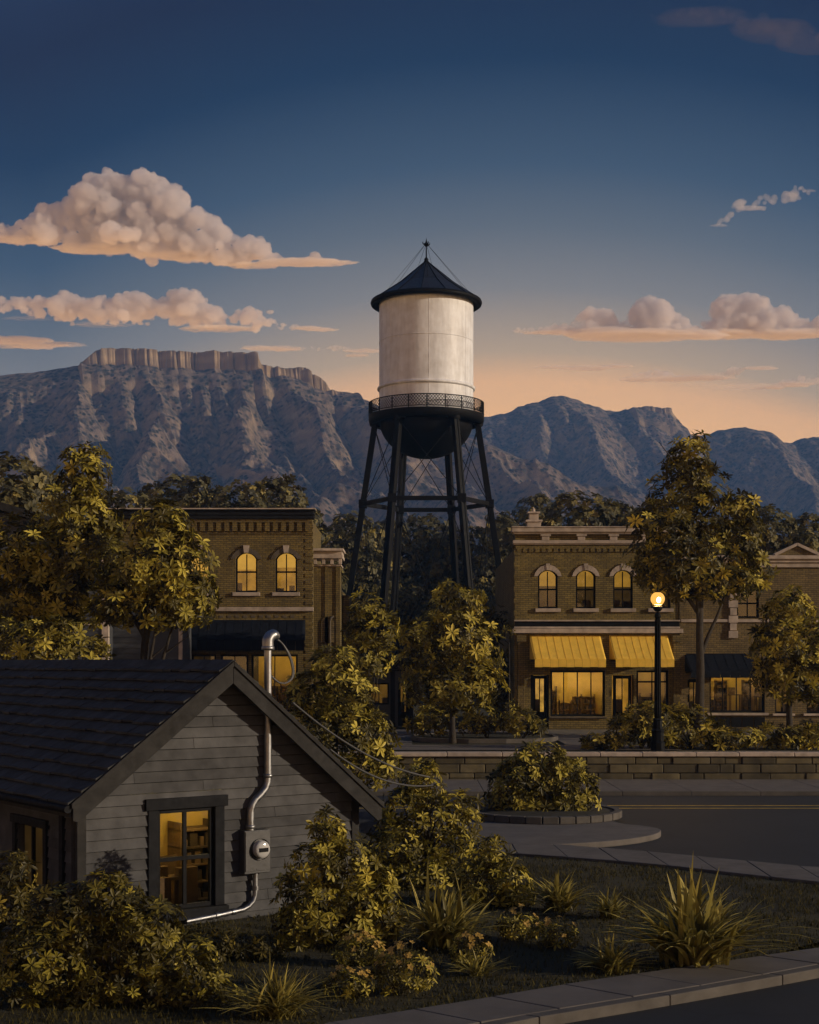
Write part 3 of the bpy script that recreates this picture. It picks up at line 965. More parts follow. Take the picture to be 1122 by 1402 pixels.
m = MB()
for k in range(11): m.box(X(290) + k * .34, X(290) + k * .34 + .17, -.02, .01, ZL(846), ZL(842.5))
m.build('brick_panel', M['stone_dark'], Cc)

# ---------------------------------------------------------------- narrow annex with pale cornice
Dn = shop_base(429.5, 'annex_building', 'narrow lower brick annex with pale bracketed cornice and bricked-up arch', 'building', 63.9)
s2 = FPX / 63.9
X = lambda px: (px - 429.5) / s2
Z2 = lambda py: (HY + 3 * s2 - py) / s2
W_ = X(466)
m = MB(); m.box(0, W_, 0, 1.6, 0, Z2(774)); m.box(0, W_ - .02, 1.602, 6, 0, Z2(806)); m.box(W_ + .002, W_ + .3, 2.2, 5, 0, Z2(812))
for k in range(3): m.box(.02 + k * .48, .16 + k * .48, -.05, 0, .3, Z2(776))
m.build('wall', M['brick_brown'], Dn)
m = MB(); m.box(-.02, W_ + .06, -.1, 1.62, Z2(775.5), Z2(773)); m.box(-.02, W_ + .12, -.28, 1.66, Z2(765), Z2(760.5)); m.box(-.02, W_ + .16, -.36, 1.7, Z2(755) , Z2(751.5)); m.box(-.02, W_ + .09, -.2, 1.64, Z2(760.5) + .002, Z2(755) - .002); m.build('cornice', M['stone_trim'], Dn, bevel=.015)
for k in range(4):
    m = MB(); xa = .02 + k * .36; m.box(xa, xa + .14, -.2, 0, Z2(773) + .002, Z2(765) - .002); m.build('bracket', M['stone_trim'], Dn, bevel=.01)
m = MB(); xc = X(449)
Pp = arch_pts(xc, .56, Z2(853), .27, 10)
m.prism([(xc - .28, Z2(880))] + Pp + [(xc + .28, Z2(880))], 'y', -.05, 0)
m.build('blind_arch', M['brick_pale'], Dn)
m = MB(); m.tube([(xc + .1, -.1, Z2(905)), (xc + .1, -.1, Z2(850)), (xc + .16, -.1, Z2(846)), (xc + .24, -.02, Z2(844))], .05, 8); m.build('vent_pipe', M['stone_dark'], Dn)

# ---------------------------------------------------------------- low dark shed between the bushes
G = shop_base(462, 'shed_building', 'low dark slate shop front with flat parapet, between the bushes under the tower', 'building', 66.0)
s3 = FPX / 66.0
X = lambda px: (px - 462) / s3
Z3 = lambda py: (HY + 3 * s3 - py) / s3
W_ = X(566)
m = MB(); wall_front(m, 0, W_, 0, Z3(916), [(X(505), X(533), Z3(965), Z3(935)), (X(545), X(560), .05, Z3(935))]); m.box(0, .2, .3, 5, 0, Z3(920)); m.box(W_ - .2, W_, .3, 5, 0, Z3(920)); m.box(.2, W_ - .2, 4.8, 5, 0, Z3(920)); m.build('wall', M['siding_blue'], G)
m = MB(); m.box(-.1, W_ + .1, -.25, 5.1, Z3(904), Z3(900)); m.box(-.05, W_ + .05, -.14, .2, Z3(916) + .002, Z3(904) - .002); m.box(-.08, W_ + .08, -.2, .2, Z3(919), Z3(917)); m.build('parapet', M['frame_grey'], G, bevel=.01)
window(G, X(505), X(533), Z3(965), Z3(935), cols=2, rows=1, lit='lit_dim', shade=False)
door(G, X(545), X(560), .05, Z3(935), 'lit_dim')
m = MB()
for px in (478, 500, 538, 563): m.box(X(px) - .1, X(px) + .1, -.06, .01, 0, Z3(919) - .01)
m.build('pilaster_strip', M['frame_grey'], G)

# ---------------------------------------------------------------- pale clapboard house behind the left tree
E = shop_base(-190, 'clapboard_house', 'slate clapboard house with pale corner trim, mostly hidden by the large left tree', 'house', 58.0)
s4 = FPX / 58.0
X = lambda px: (px + 190) / s4
Z4 = lambda py: (HY + 3 * s4 - py) / s4
W_ = X(148)
m = MB()
zz = 0.0
while zz < Z4(735):
    m.hexa([(0, -.03, zz), (W_, -.03, zz), (W_, .2, zz), (0, .2, zz), (0, 0, zz + .2), (W_, 0, zz + .2), (W_, .2, zz + .2), (0, .2, zz + .2)]); zz += .2
m.prism([(0, Z4(735)), (W_, Z4(735)), (W_ / 2, Z4(697))], 'y', .0, .2)
m.box(.01, .2, .2, 8, 0, Z4(736)); m.box(W_ - .2, W_ - .01, .2, 8, 0, Z4(736)); m.build('wall', M['siding_blue'], E)
m = MB()
pk = (W_ / 2, Z4(690))
m.hexa([(-.5, -.4, Z4(745)), (pk[0], -.4, pk[1]), (pk[0], 8.2, pk[1]), (-.5, 8.2, Z4(745)), (-.5, -.4, Z4(740)), (pk[0], -.4, pk[1] + .2), (pk[0], 8.2, pk[1] + .2), (-.5, 8.2, Z4(740))])
m.hexa([(pk[0] + .003, -.4, pk[1]), (W_ + .5, -.4, Z4(745)), (W_ + .5, 8.2, Z4(745)), (pk[0] + .003, 8.2, pk[1]), (pk[0] + .003, -.4, pk[1] + .2), (W_ + .5, -.4, Z4(740)), (W_ + .5, 8.2, Z4(740)), (pk[0] + .003, 8.2, pk[1] + .2)])
m.build('roof', M['shingle_far'], E)
m = MB(); m.bar((-.5, -.46, Z4(742)), (pk[0], -.46, pk[1] + .1), .1, .3); m.bar((pk[0], -.46, pk[1] + .1), (W_ + .5, -.46, Z4(742)), .1, .3); m.build('bargeboard', M['trim_grey'], E)
for a in (W_ - .24, -.02):
    m = MB(); m.box(a, a + .26, -.06, .2, 0, Z4(740)); m.build('corner_trim', M['stone_trim'], E)
m = MB(); m.box(.24, W_ - .24, -.05, 0, Z4(856), Z4(853)); m.build('belt_trim', M['stone_trim'], E)
Ew = window(E, X(40), X(70), Z4(830), Z4(775), lit='lit_dim', shade=False, furn=False, y=-.2, rec=.12, deep=.06)

# low brick lean-to left of the navy awning
L = shop_base(149, 'shed_building', 'low slate lean-to with a pale corner post beside the navy awning', 'building', 59.0)
s5 = FPX / 59.0
X = lambda px: (px - 149) / s5
Z5 = lambda py: (HY + 3 * s5 - py) / s5
W_ = X(249)
m = MB()
zz = 0.0
while zz < Z5(843):
    m.hexa([(0, -.03, zz), (W_, -.03, zz), (W_, .2, zz), (0, .2, zz), (0, 0, zz + .22), (W_, 0, zz + .22), (W_, .2, zz + .22), (0, .2, zz + .22)]); zz += .22
m.box(0, .2, .2, 2.6, 0, Z5(845)); m.box(W_ - .2, W_, .2, 2.6, 0, Z5(845)); m.build('wall', M['siding_blue'], L)
m = MB(); m.hexa([(-.1, -.3, Z5(845)), (W_ + .1, -.3, Z5(845)), (W_ + .1, 2.7, Z5(825)), (-.1, 2.7, Z5(825)), (-.1, -.3, Z5(842)), (W_ + .1, -.3, Z5(842)), (W_ + .1, 2.7, Z5(822)), (-.1, 2.7, Z5(822))]); m.build('roof', M['shingle_far'], L)
for a in (W_ - .12, -.02):
    m = MB(); m.box(a, a + .14, -.06, .1, 0, Z5(846)); m.build('corner_trim', M['stone_trim'], L)

# ---------------------------------------------------------------- street lamp
lx, ly = gnd(901, 1028, 1.0)
lamp = thing('street_lamp', 'lit street lamp with round amber globe on a black post', 'street lamp', (lx, ly, 1.0))
sc = FPX / ly
H = lambda py: (1028 - py) / sc
m = MB(); m.lathe([(.0, 0), (.24, 0), (.24, .28), (.21, .32), (.21, .62), (.23, .66), (.17, .74), (.155, 1.0), (.17, 1.03), (.12, 1.1), (.0, 1.1)], n=8, smooth=False, a0=math.pi / 8); m.build('base', M['black_metal'], lamp, bevel=.012)
m = MB(); m.lathe([(.0, 1.08), (.115, 1.1), (.095, 1.5), (.085, H(846)), (.11, H(845)), (.11, H(842)), (.08, H(841)), (.08, H(838)), (.0, H(838))], n=16)
for k in range(10):
    a = 2 * math.pi * k / 10
    m.tube([(.105 * math.cos(a), .105 * math.sin(a), 1.14), (.088 * math.cos(a), .088 * math.sin(a), H(848))], .014, 5)
m.build('post', M['black_metal'], lamp)
m = MB(); m.lathe([(.0, H(838) + .002), (.09, H(837)), (.15, H(834)), (.17, H(830.5)), (.13, H(830)), (.0, H(830))], n=20); m.build('globe_fitter', M['black_metal'], lamp)
gl = MB(); g0, r0 = H(820), .235
gl.lathe([(r0 * math.sin(t), g0 - r0 * math.cos(t)) for t in np.linspace(.62, math.pi, 16)], n=28); go = gl.build('globe', M['globe'], lamp)
gb = MB(); gb.lathe([(.085 * math.sin(t), g0 - .03 - .11 * math.cos(t)) for t in np.linspace(0, math.pi, 10)], c=(0, -.17, 0), n=16); gb.build('bulb_glow', M['bulb'], go)
m = MB(); m.lathe([(.1, g0 + r0 - .03), (.08, g0 + r0 + .01), (.03, g0 + r0 + .04), (.025, g0 + r0 + .09), (.04, g0 + r0 + .11), (.0, g0 + r0 + .17)], n=14)
m.build('globe_cap', M['black_metal'], lamp)
m = MB()
for s_ in (-1, 1):
    m.tube([(s_ * (r0 + .012) * math.sin(t), 0, g0 - (r0 + .012) * math.cos(t)) for t in np.linspace(.7, math.pi - .2, 14)], .008, 5)
m.build('globe_cage', M['black_metal'], lamp)
pl = bpy.data.lights.new('lamp_light', 'POINT'); pl.energy = 1600; pl.color = (1, .58, .18); pl.shadow_soft_size = .25
plo = bpy.data.objects.new('lamp_light', pl); COL.objects.link(plo); plo.parent = lamp; plo.location = (0, 0, g0)
go.visible_shadow = True

# ================================================================ WATER TOWER
TD = 125.0
TS = FPX / TD
tw = thing('water_tower', 'tall white water tower on six black legs with a conical black roof', 'water tower', ((584 - CX) / TS, TD, 1.0))
ZT = lambda py: (HY + 3 * TS - py) / TS      # photo row (on the axis) -> height over its base
# tank shell with seams
zt0, zt1 = ZT(572), ZT(408)
R0 = 64.5 / TS
prof = [(R0 - .02, zt0 - .1), (R0, zt0)]
for z in np.linspace(zt0 + .1, zt1, 14): prof.append((R0, z))
m = MB(); m.lathe(prof, n=72)
m.build('tank', M['tank'], tw)
m = MB()
for py, rr, hh in ((470, .02, .035), ):
    z = ZT(py); m.lathe([(R0, z - hh), (R0 + rr, z - hh), (R0 + rr, z + hh), (R0, z + hh)], n=72)
for k in range(7):
    a = 2 * math.pi * (k + .3) / 7
    m.tube([((R0 + .004) * math.cos(a), (R0 + .004) * math.sin(a), zt0 + .2), ((R0 + .004) * math.cos(a), (R0 + .004) * math.sin(a), zt1)], .012, 5)
m.build('weld_seam', M['tank'], tw)
m = MB(); z = ZT(533); m.lathe([(R0 - .02, z - .14), (R0 + .1, z - .13), (R0 + .17, z - .05), (R0 + .17, z + .05), (R0 + .1, z + .13), (R0 - .02, z + .14)], n=72); m.build('band', M['tank'], tw)
# conical roof: faceted panels with standing seams, rolled brim
zb, za = ZT(415), ZT(358)
RB = 75.5 / TS
m = MB(); m.lathe([(RB - .1, zb + .12), (RB * .52, zb + (za - zb) * .44), (.12, za)], n=14, smooth=False, a0=.12)
roof = m.build('roof', M['black_roof'], tw)
m = MB(); m.lathe([(R0 - .1, zb - .05), (RB - .12, zb - .28), (RB, zb - .2), (RB + .06, zb - .02), (RB, zb + .14), (RB - .25, zb + .17)], n=72); m.build('brim', M['black_metal'], roof)
m = MB()
for k in range(14):
    a = 2 * math.pi * k / 14 + .12
    f = lambda r, z: (r * math.cos(a), r * math.sin(a), z)
    m.tube([f(RB - .12, zb + .16), f(RB * .52, zb + (za - zb) * .44 + .03), f(.1, za + .03)], .035, 5)
m.build('roof_seam', M['black_metal'], roof)
m = MB(); zf = za
m.lathe([(.26, zf - .14), (.2, zf + .06), (.16, zf + .1), (.2, zf + .2), (.1, zf + .32), (.06, zf + .4), (.05, zf + 1.25), (.09, zf + 1.3), (.2, zf + 1.42), (.22, zf + 1.5), (.1, zf + 1.62), (.06, zf + 1.72), (.0, ZT(325))], n=12)
for k in range(4):
    a = k * math.pi / 2 + .5
    m.tube([(.1 * math.cos(a), .1 * math.sin(a), zf + 1.35), (.32 * math.cos(a), .32 * math.sin(a), zf + 1.5), (.36 * math.cos(a), .36 * math.sin(a), zf + 1.62), (.28 * math.cos(a), .28 * math.sin(a), zf + 1.66)], [.05, .045, .035, .02], 6)
m.build('finial', M['black_metal'], roof)
m = MB()
for k in range(7):
    a = 2 * math.pi * k / 7 + .25
    e = RB * (.56 if k % 2 else .9)
    zz = zb + .17 + (za - zb - .17) * (1 - e / RB)
    m.tube([(.12 * math.cos(a), .12 * math.sin(a), zf + 1.45), (e * math.cos(a), e * math.sin(a), zz)], .014, 4)
m.build('guy_wire', M['black_metal'], roof)
# bowl
zc = ZT(575)
bp = [(R0 * 1.0 * math.cos(t), zc - (ZT(575) - ZT(628)) * math.sin(t)) for t in np.linspace(0, math.pi / 2 - .001, 14)]
m = MB(); m.lathe(bp[::-1] + [(R0, zc + .3)], n=60); m.build('bowl', M['black_metal'], tw)
# balcony deck and lattice railing
RD = 78.5 / TS
zd = ZT(570)
m = MB(); m.lathe([(R0 - .1, zd - .55), (RD - .25, zd - .75), (RD, zd - .55), (RD + .04, zd - .06), (RD + .04, zd), (R0 - .1, zd)], n=72); bal = m.build('balcony', M['black_metal'], tw)
m = MB()
zr = ZT(553)
for zz, rr in ((zr, .045), (zd + .12, .035)):
    m.tube([(RD * math.cos(2 * math.pi * k / 96), RD * math.sin(2 * math.pi * k / 96), zz) for k in range(97)], rr, 6, cap=False)
for k in range(20):
    a = 2 * math.pi * k / 20
    m.tube([(RD * math.cos(a), RD * math.sin(a), zd), (RD * math.cos(a), RD * math.sin(a), zr)], .045, 6)
NL = 120
for k in range(NL):
    for sg in (-1, 1):
        a = 2 * math.pi * k / NL; b = a + sg * 2 * math.pi * 3.2 / NL
        c = (a + b) / 2
        pz = lambda t, z: (RD * math.cos(t), RD * math.sin(t), z)
        m.tube([pz(a, zd + .12), pz(c, (zd + zr) / 2 + .06), pz(b, zr)], .024, 4, cap=False)
m.build('railing', M['black_metal'], bal)
# six legs with braces and rods
ztop, zbot = ZT(578), 0.0
rt, rb = 70.0 / TS, 126.0 / TS
ang = [0, R(65), R(115), R(180), R(238), R(302)]
def legp(k, z):
    f = (ztop - z) / ztop
    r = rt + (rb - rt) * f
    a = ang[k % 6] + .0
    return Vector((r * math.cos(a), r * math.sin(a), z))
for k in range(6):
    m = MB(); a = ang[k]
    p0, p1 = legp(k, zbot), legp(k, ztop + .3)
    tt = (p1 - p0)
    rad = Vector((math.cos(a), math.sin(a), 0)); tan = Vector((-math.sin(a), math.cos(a), 0))
    for s_ in (-1, 1):      # two channels tied by a web
        m.hexa([p + tan * (s_ * .17 + q[0]) + rad * q[1] for p in (p0, p1) for q in ((-.09, -.25), (.09, -.25), (.09, .25), (-.09, .25))])
    m.hexa([p + tan * q[0] + rad * q[1] for p in (p0, p1) for q in ((-.11, -.2), (.11, -.2), (.11, .2), (-.11, .2))])
    m.box(p0.x - .7, p0.x + .7, p0.y - .7, p0.y + .7, -.2, .35)
    for zz in (ZT(690),):
        q = legp(k, zz); m.box(q.x - .36, q.x + .36, q.y - .36, q.y + .36, zz - .36, zz + .36)
    m.lathe([(.5, ztop - .35), (.62, ztop + .2), (.5, ztop + .5)], c=(p1.x, p1.y, 0), n=10)
    m.build('leg', M['black_metal'], tw, bevel=.03)
for k in range(6):
    z1 = ZT(690)
    a, b = legp(k, z1), legp(k + 1, z1)
    m = MB(); m.bar(a, b, .22, .36); m.build('brace', M['black_metal'], tw)
    m = MB()
    for za_, zb_ in ((ztop - .4, z1), (z1, .6)):
        m.tube([legp(k, za_), legp(k + 1, zb_)], .035, 5); m.tube([legp(k + 1, za_), legp(k, zb_)], .035, 5)
    m.build('tie_rod', M['black_metal'], tw)
m = MB(); m.tube([(0, 0, 0), (0, 0, ZT(628) + .2)], .0 + .28, 12)

# ================================================================ GREY HOUSE in front
PH = R(37)
HX, HYd = (108 - CX) / FPX * 20.7, 20.7
house = thing('grey_house', 'small grey clapboard house with dark shingle roof and a lit window', 'house', (HX, HYd, 0), PH)
hc, hs = math.cos(PH), math.sin(PH)


def hp(px, py, yl=0.0):
    """photo point -> (u, z) on the house's local plane y = yl"""
    rx, ry = (px - CX) / FPX, 1.0
    # local y of a world point: -(X-HX)*hs + (Y-HYd)*hc
    k = -rx * hs + ry * hc
    k0 = HX * hs - HYd * hc
    d = (yl - k0) / k
    Xw, Yw = rx * d, d
    u = (Xw - HX) * hc + (Yw - HYd) * hs
    return u, CAMZ - (py - HY) / FPX * d


HW = hp(486, 1200)[0]
XM = hp(318, 908, -.3)[0]
ZR = 3.97
OV = .24
ZE = hp(92, 1101, -.3)[1]
OVR, ZER = hp(521, 1100, -.3); OVR -= HW
SLL = (ZR - ZE) / (XM + OV)        # roof slopes, left and right
SLR = (ZR - ZER) / (HW + OVR - XM)
SLP = {-1: SLL, 1: SLR}
SPAN = {-1: XM + OV, 1: HW + OVR - XM}
TH = .10
DEEP = 11.5
ztopwall = lambda u: ZR - TH - .03 - abs(u - XM) * (SLL if u < XM else SLR)
wx0, wz1 = hp(217, 1112); wx1, wz0 = hp(290, 1237)
WO = (wx0 - .03, wx1 + .03, wz0 - .03, wz1 + .03)
m = MB()
BH = .158
z = 0.0
while z < ZR:
    zt = min(z + BH, ZR)
    # span under the gable at the board's middle
    zm_ = z + BH * .5
    half = (ZR - TH - .03 - zm_)
    if half <= 0.02: break
    a, b = max(.0, XM - half / SLL), min(HW, XM + half / SLR)
    spans = [(a, b)]
    if z < WO[3] and zt > WO[2]: spans = [(a, WO[0]), (WO[1], b)]
    for (p, q) in spans:
        # occasional butt joints
        cuts = [p] + ([random.uniform(p + .4, q - .4)] if q - p > 1.6 and random.random() < .5 else []) + [q]
        for c0, c1 in zip(cuts[:-1], cuts[1:]):
            g = .003
            def uu(u, zz): return max(XM - (ZR - TH - .03 - zz) / SLL, min(XM + (ZR - TH - .03 - zz) / SLR, u))
            m.hexa([(uu(c0 + g, z), -.044, z + .012), (uu(c1 - g, z), -.044, z + .012), (uu(c1 - g, z), .1, z + .012), (uu(c0 + g, z), .1, z + .012),
                    (uu(c0 + g, zt), -.014, zt + .001), (uu(c1 - g, zt), -.014, zt + .001), (uu(c1 - g, zt), .1, zt), (uu(c0 + g, zt), .1, zt)])
    z += BH
# side wall boards (left), with a window opening
sw = (1.15, 2.2, .55, 1.52)
z = 0.0
while z < ztopwall(0) - .05:
    zt = min(z + BH, ztopwall(0))
    spans = [(.1, DEEP)]
    if z < sw[3] and zt > sw[2]: spans = [(.1, sw[0]), (sw[1], DEEP)]
    for p, q in spans:
        m.hexa([(-.034, p, z + .002), (.1, p, z + .002), (.1, q, z + .002), (-.034, q, z + .002), (-.008, p, zt + .012), (.1, p, zt), (.1, q, zt), (-.008, q, zt + .012)])
    z += BH
m.box(HW - .1, HW, .1, DEEP, 0, ztopwall(HW)); m.box(.1, HW - .1, DEEP - .1, DEEP, 0, ztopwall(0))
hw_o = m.build('wall', M['siding'], house)
for (a, b) in ((-.05, .09), (HW - .09, HW + .05)):
    m = MB()
    m.box(a, b, -.055, .04, 0, ztopwall(max(.0, a)) - .04)
    if a < 0: m.box(-.055, .02, .042, .14, 0, ztopwall(0) - .0)
    m.build('corner_trim', M['trim_grey'], house, bevel=.006)
# roof: two slabs with real shingle courses
m = MB()
for sgn in (-1, 1):
    def RP(s, y, up=0.0):     # s = distance down from the ridge measured in plan
        return (XM + sgn * s, y, ZR - s * SLP[sgn] + up)
    S = SPAN[sgn]
    q = [RP(0, -.3), RP(S, -.3), RP(S, DEEP), RP(0, DEEP)]
    lo = [(p[0], p[1], p[2] - TH) for p in q]
    m.hexa((lo + q) if sgn > 0 else (lo[::-1] + q[::-1]))
roofo = m.build('roof', M['frame_grey'], house)
m = MB()
NC = 13
for sgn in (-1, 1):
    S = SPAN[sgn] + .03
    for c in range(NC):
        s0, s1 = S * c / NC, S * (c + 1) / NC + .03
        y = -.33 - random.uniform(0, .25)
        while y < DEEP:
            w = random.uniform(.24, .42)
            ya, yb = max(-.33, y + .004), min(DEEP, y + w - .004)
            y += w
            if yb <= ya: continue
            e = random.uniform(-.012, .012); lift = random.uniform(0, .012)
            def Q(s, yy, up): return (XM + sgn * s, yy, ZR - s * SLP[sgn] + up)
            A4 = [Q(s0, ya, .002), Q(s1 + e, ya, .040), Q(s1 + e, yb, .040), Q(s0, yb, .002)]
            B4 = [Q(s0, ya, .012), Q(s1 + e, ya, .066 + lift), Q(s1 + e, yb, .066 + lift), Q(s0, yb, .012)]
            m.hexa((A4 + B4) if sgn > 0 else (A4[::-1] + B4[::-1]))
m.build('shingles', M['shingle'], roofo)
m = MB()
y = -.34
while y < DEEP:
    for sgn in (-1, 1):
        SL = SLP[sgn]; q = [(XM, y, ZR + .035), (XM + sgn * .15, y, ZR + .035 - .15 * SL), (XM + sgn * .15, y + .33, ZR + .035 - .15 * SL), (XM, y + .33, ZR + .04)]
        b = [(p[0], p[1], p[2] + .014) for p in q]
        m.hexa((q + b) if sgn > 0 else (q[::-1] + b[::-1]))
    y += .3
m.build('ridge_cap', M['shingle'], roofo)
# bargeboards with a crown strip, dark soffit
for sgn in (-1, 1):
    m = MB(); S = SPAN[sgn]; SL = SLP[sgn]
    P0, P1 = (XM, ZR), (XM + sgn * S, ZR - S * SL)
    t = Vector((P1[0] - P0[0], P1[1] - P0[1])).normalized(); nn = Vector((t.y, -t.x)) * (1 if sgn > 0 else -1)
    hgt = .24 / abs(t.x)
    m.prism([(P0[0] + sgn * .002, P0[1] + .0), P1, (P1[0], P1[1] - hgt * .8), (P1[0] - sgn * .08, P1[1] - hgt + .08 * SL * .6), (P0[0] + sgn * .002, P0[1] - hgt)], 'y', -.345, -.302)
    m.prism([(P0[0] + sgn * .002, P0[1] + .03), (P1[0] + sgn * .03, P1[1] + .03 - .03 * SL), (P1[0] + sgn * .03, P1[1] - .05 - .03 * SL), (P0[0] + sgn * .002, P0[1] - .05)], 'y', -.375, -.347)
    m.build('bargeboard', M['trim_grey'], house, bevel=.006)
m = MB()
for sgn in (-1, 1):
    S = SPAN[sgn] - .01; SL = SLP[sgn]
    m.prism([(XM + sgn * .003, ZR - TH - .002), (XM + sgn * S, ZR - S * SL - TH - .002), (XM + sgn * S, ZR - S * SL - TH - .02), (XM + sgn * .003, ZR - TH - .02)], 'y', -.3, -.036)
m.build('soffit', M['dark_wood'], house)
# eaves: fascia and gutter along the left side
ex, ez = -OV, ZR - (XM + OV) * SLL
m = MB(); m.box(ex - .03, ex - .004, -.29, DEEP, ez - TH - .09, ez - .02); m.box(ex, -.02, -.29, DEEP, ez - TH - .06, ez - TH - .04); m.build('fascia', M['trim_grey'], house)
m = MB(); m.tube([(ex - .075, -.34, ez - .075), (ex - .075, DEEP, ez - .075)], .055, 10); m.build('gutter', M['frame_grey'], house)
# lit window in the gable
fx0, fz1 = hp(203, 1095); fx1, fz0 = hp(314, 1252)
tw_ = .16
cas = MB()
cas.box(WO[0] - tw_, WO[0], -.06, .03, WO[2], WO[3]); cas.box(WO[1], WO[1] + tw_, -.06, .03, WO[2], WO[3])
cas.box(WO[0] - tw_ - .05, WO[1] + tw_ + .05, -.085, .03, WO[3] + .002, WO[3] + .17)
cas.box(WO[0] - tw_ - .05, WO[1] + tw_ + .05, -.11, .03, WO[2] - .16, WO[2] - .002)
win = cas.build('window', M['frame_grey'], house, bevel=.008)
f = MB()
x0, x1, z0, z1 = WO
fw = .06
f.box(x0, x0 + fw, 0.0, .07, z0, z1); f.box(x1 - fw, x1, .0, .07, z0, z1); f.box(x0 + fw, x1 - fw, .0, .07, z0, z0 + fw); f.box(x0 + fw, x1 - fw, .0, .07, z1 - fw, z1)
xm_, zm_ = (x0 + x1) / 2, (z0 + z1) / 2
f.box(xm_ - .03, xm_ + .03, .012, .06, z0 + fw, z1 - fw); f.box(x0 + fw, x1 - fw, .006, .066, zm_ - .03, zm_ + .03)
f.build('sash', M['dark_wood'], win, bevel=.005)
f = MB(); f.add([(x0 + fw, .04, z0 + fw), (x1 - fw, .04, z0 + fw), (x1 - fw, .04, z1 - fw), (x0 + fw, .04, z1 - fw)], [(0, 1, 2, 3)]); f.build('pane', M['glass'], win)
f = MB()
build_room(win, x0 - .35, x1 + 1.0, .13, 1.9, z0 - .45, z1 + .35, .95)
for (a, b, h, d) in ((.0, .25, .45, 1.1), (.5, .7, .40, .9), (.95, 1.3, .35, 1.0), (.3, .55, .3, .6)):
    w = x1 - x0
    f = MB(); f.box(x0 + a * w, x0 + b * w, d, d + .15, z0 - .3, z0 + h * (z1 - z0) * .85); f.build('furniture', M['silhouette'], win)
# dim window in the side wall
cas = MB(); a, b, z0, z1 = sw
cas.box(-.06, .03, a - .12, a, z0, z1); cas.box(-.06, .03, b, b + .12, z0, z1); cas.box(-.08, .03, a - .16, b + .16, z1 + .002, z1 + .13); cas.box(-.1, .03, a - .16, b + .16, z0 - .12, z0 - .002)
cas.box(-.005, .05, (a + b) / 2 - .025, (a + b) / 2 + .025, z0, z1)
w2 = cas.build('window', M['frame_grey'], house, bevel=.006)
f = MB(); f.add([(.02, a, z0), (.02, b, z0), (.02, b, z1), (.02, a, z1)], [(0, 3, 2, 1)]); f.build('pane', M['glass'], w2)
f = MB(); f.add([(.32, a - .1, z0 - .1), (.32, b + .6, z0 - .1), (.32, b + .6, z1 + .1), (.32, a - .1, z1 + .1)], [(0, 3, 2, 1)]); f.build('lit_room', M['lit_faint'], w2)
m = MB(); yy = hp(37, 1180, 0)
m.box(-.07, .0, .42, .54, 0, ez - TH - .07); m.build('side_post', M['frame_grey'], house)
# service mast: weatherhead, conduit, meter
yp = -.11
G_ = lambda px, py: (hp(px, py, yp)[0], yp, hp(px, py, yp)[1])
PRr = .052
u0 = G_(367, 900)[0]
path = [G_(367, 885), G_(367, 960), G_(367, 1000), G_(367, 1060), G_(366.5, 1070), G_(364, 1079), G_(358, 1087), G_(350, 1095), G_(346, 1101), G_(343.5, 1110), G_(343, 1120), G_(343, 1138)]
pa = [(u0, p[1], p[2]) if i < 4 else p for i, p in enumerate(path)]
m = MB(); m.tube(pa, PRr * 1.12, 16); mast = m.build('service_mast', M['galv'], house)
zt_ = pa[0][2]
m = MB()
hood_ = [(u0, yp, zt_ - .02)] + [(u0 + .10 - .10 * math.cos(t), yp, zt_ + .06 + .115 * math.sin(t)) for t in np.linspace(0, 2.5, 12)]
m.tube(hood_, [.088] * 9 + [.08, .07, .055, .04], 16)
m.lathe([(.07, zt_ - .06), (.1, zt_ - .055), (.1, zt_ - .005), (.088, zt_)], c=(u0, yp, 0), n=20)
m.build('weatherhead', M['galv'], mast)
for py in (958, 966, 1062, 1132):
    q = G_(367 if py < 1070 else 343, py); uu_ = u0 if py < 1070 else q[0]
    m = MB(); m.lathe([(.058, q[2] - .03), (.074, q[2] - .028), (.074, q[2] + .028), (.058, q[2] + .03)], c=(uu_, yp, 0), n=18); m.build('coupling', M['galv'], mast)
m = MB()
hx, hz = u0 + .19, zt_ + .10
for k, (dx, dz) in enumerate(((.16, -.62), (.20, -.57))):
    pts = [(hx - .02, yp - .01 * k, hz), (hx + .03, yp - .02, hz - .08), (hx + .10 + .02 * k, yp - .03, hz - .25), (hx + .145 + .02 * k, yp - .03, hz - .45), (hx + .13 + .02 * k, yp - .03, hz - .6), (hx + .03, yp - .02, hz - .68), (hx - .06, yp - .0, hz - .66), (u0 + .05, yp, hz - .56)]
    # smooth
    P = [Vector(p) for p in pts]
    for _ in range(2):
        q = [P[0]]
        for a_, b_ in zip(P[:-1], P[1:]): q += [a_.lerp(b_, .25), a_.lerp(b_, .75)]
        P = q + [P[-1]]
    m.tube([p + Vector((.10 * math.sin(math.pi * i / (len(P) - 1)), 0, 0)) for i, p in enumerate(P)], .016, 8)
m.build('drip_loop', M['cable'], mast)
bx0, bz1 = hp(333, 1138, -.16); bx1, bz0 = hp(369, 1194, -.16)
m = MB(); m.box(bx0, bx1, -.2, -.03, bz0, bz1); mbx = m.build('meter_box', M['box_grey'], house, bevel=.012)
m = MB(); m.box(bx0 + .015, bx1 - .015, -.212, -.202, bz0 + .04, bz1 - .015); m.box((bx0 + bx1) / 2 - .03, (bx0 + bx1) / 2 + .03, -.216, -.205, bz0 + .05, bz0 + .075); m.build('cover', M['box_grey'], mbx, bevel=.004)
mc = hp(356.5, 1163, -.22)
m = MB(); m.lathe([(.165, -.03), (.165, .0), (.15, .015), (.15, .03)], c=(mc[0], -.21, mc[1]), n=32, axis='y')
o = m.build('meter_ring', M['galv'], mbx)
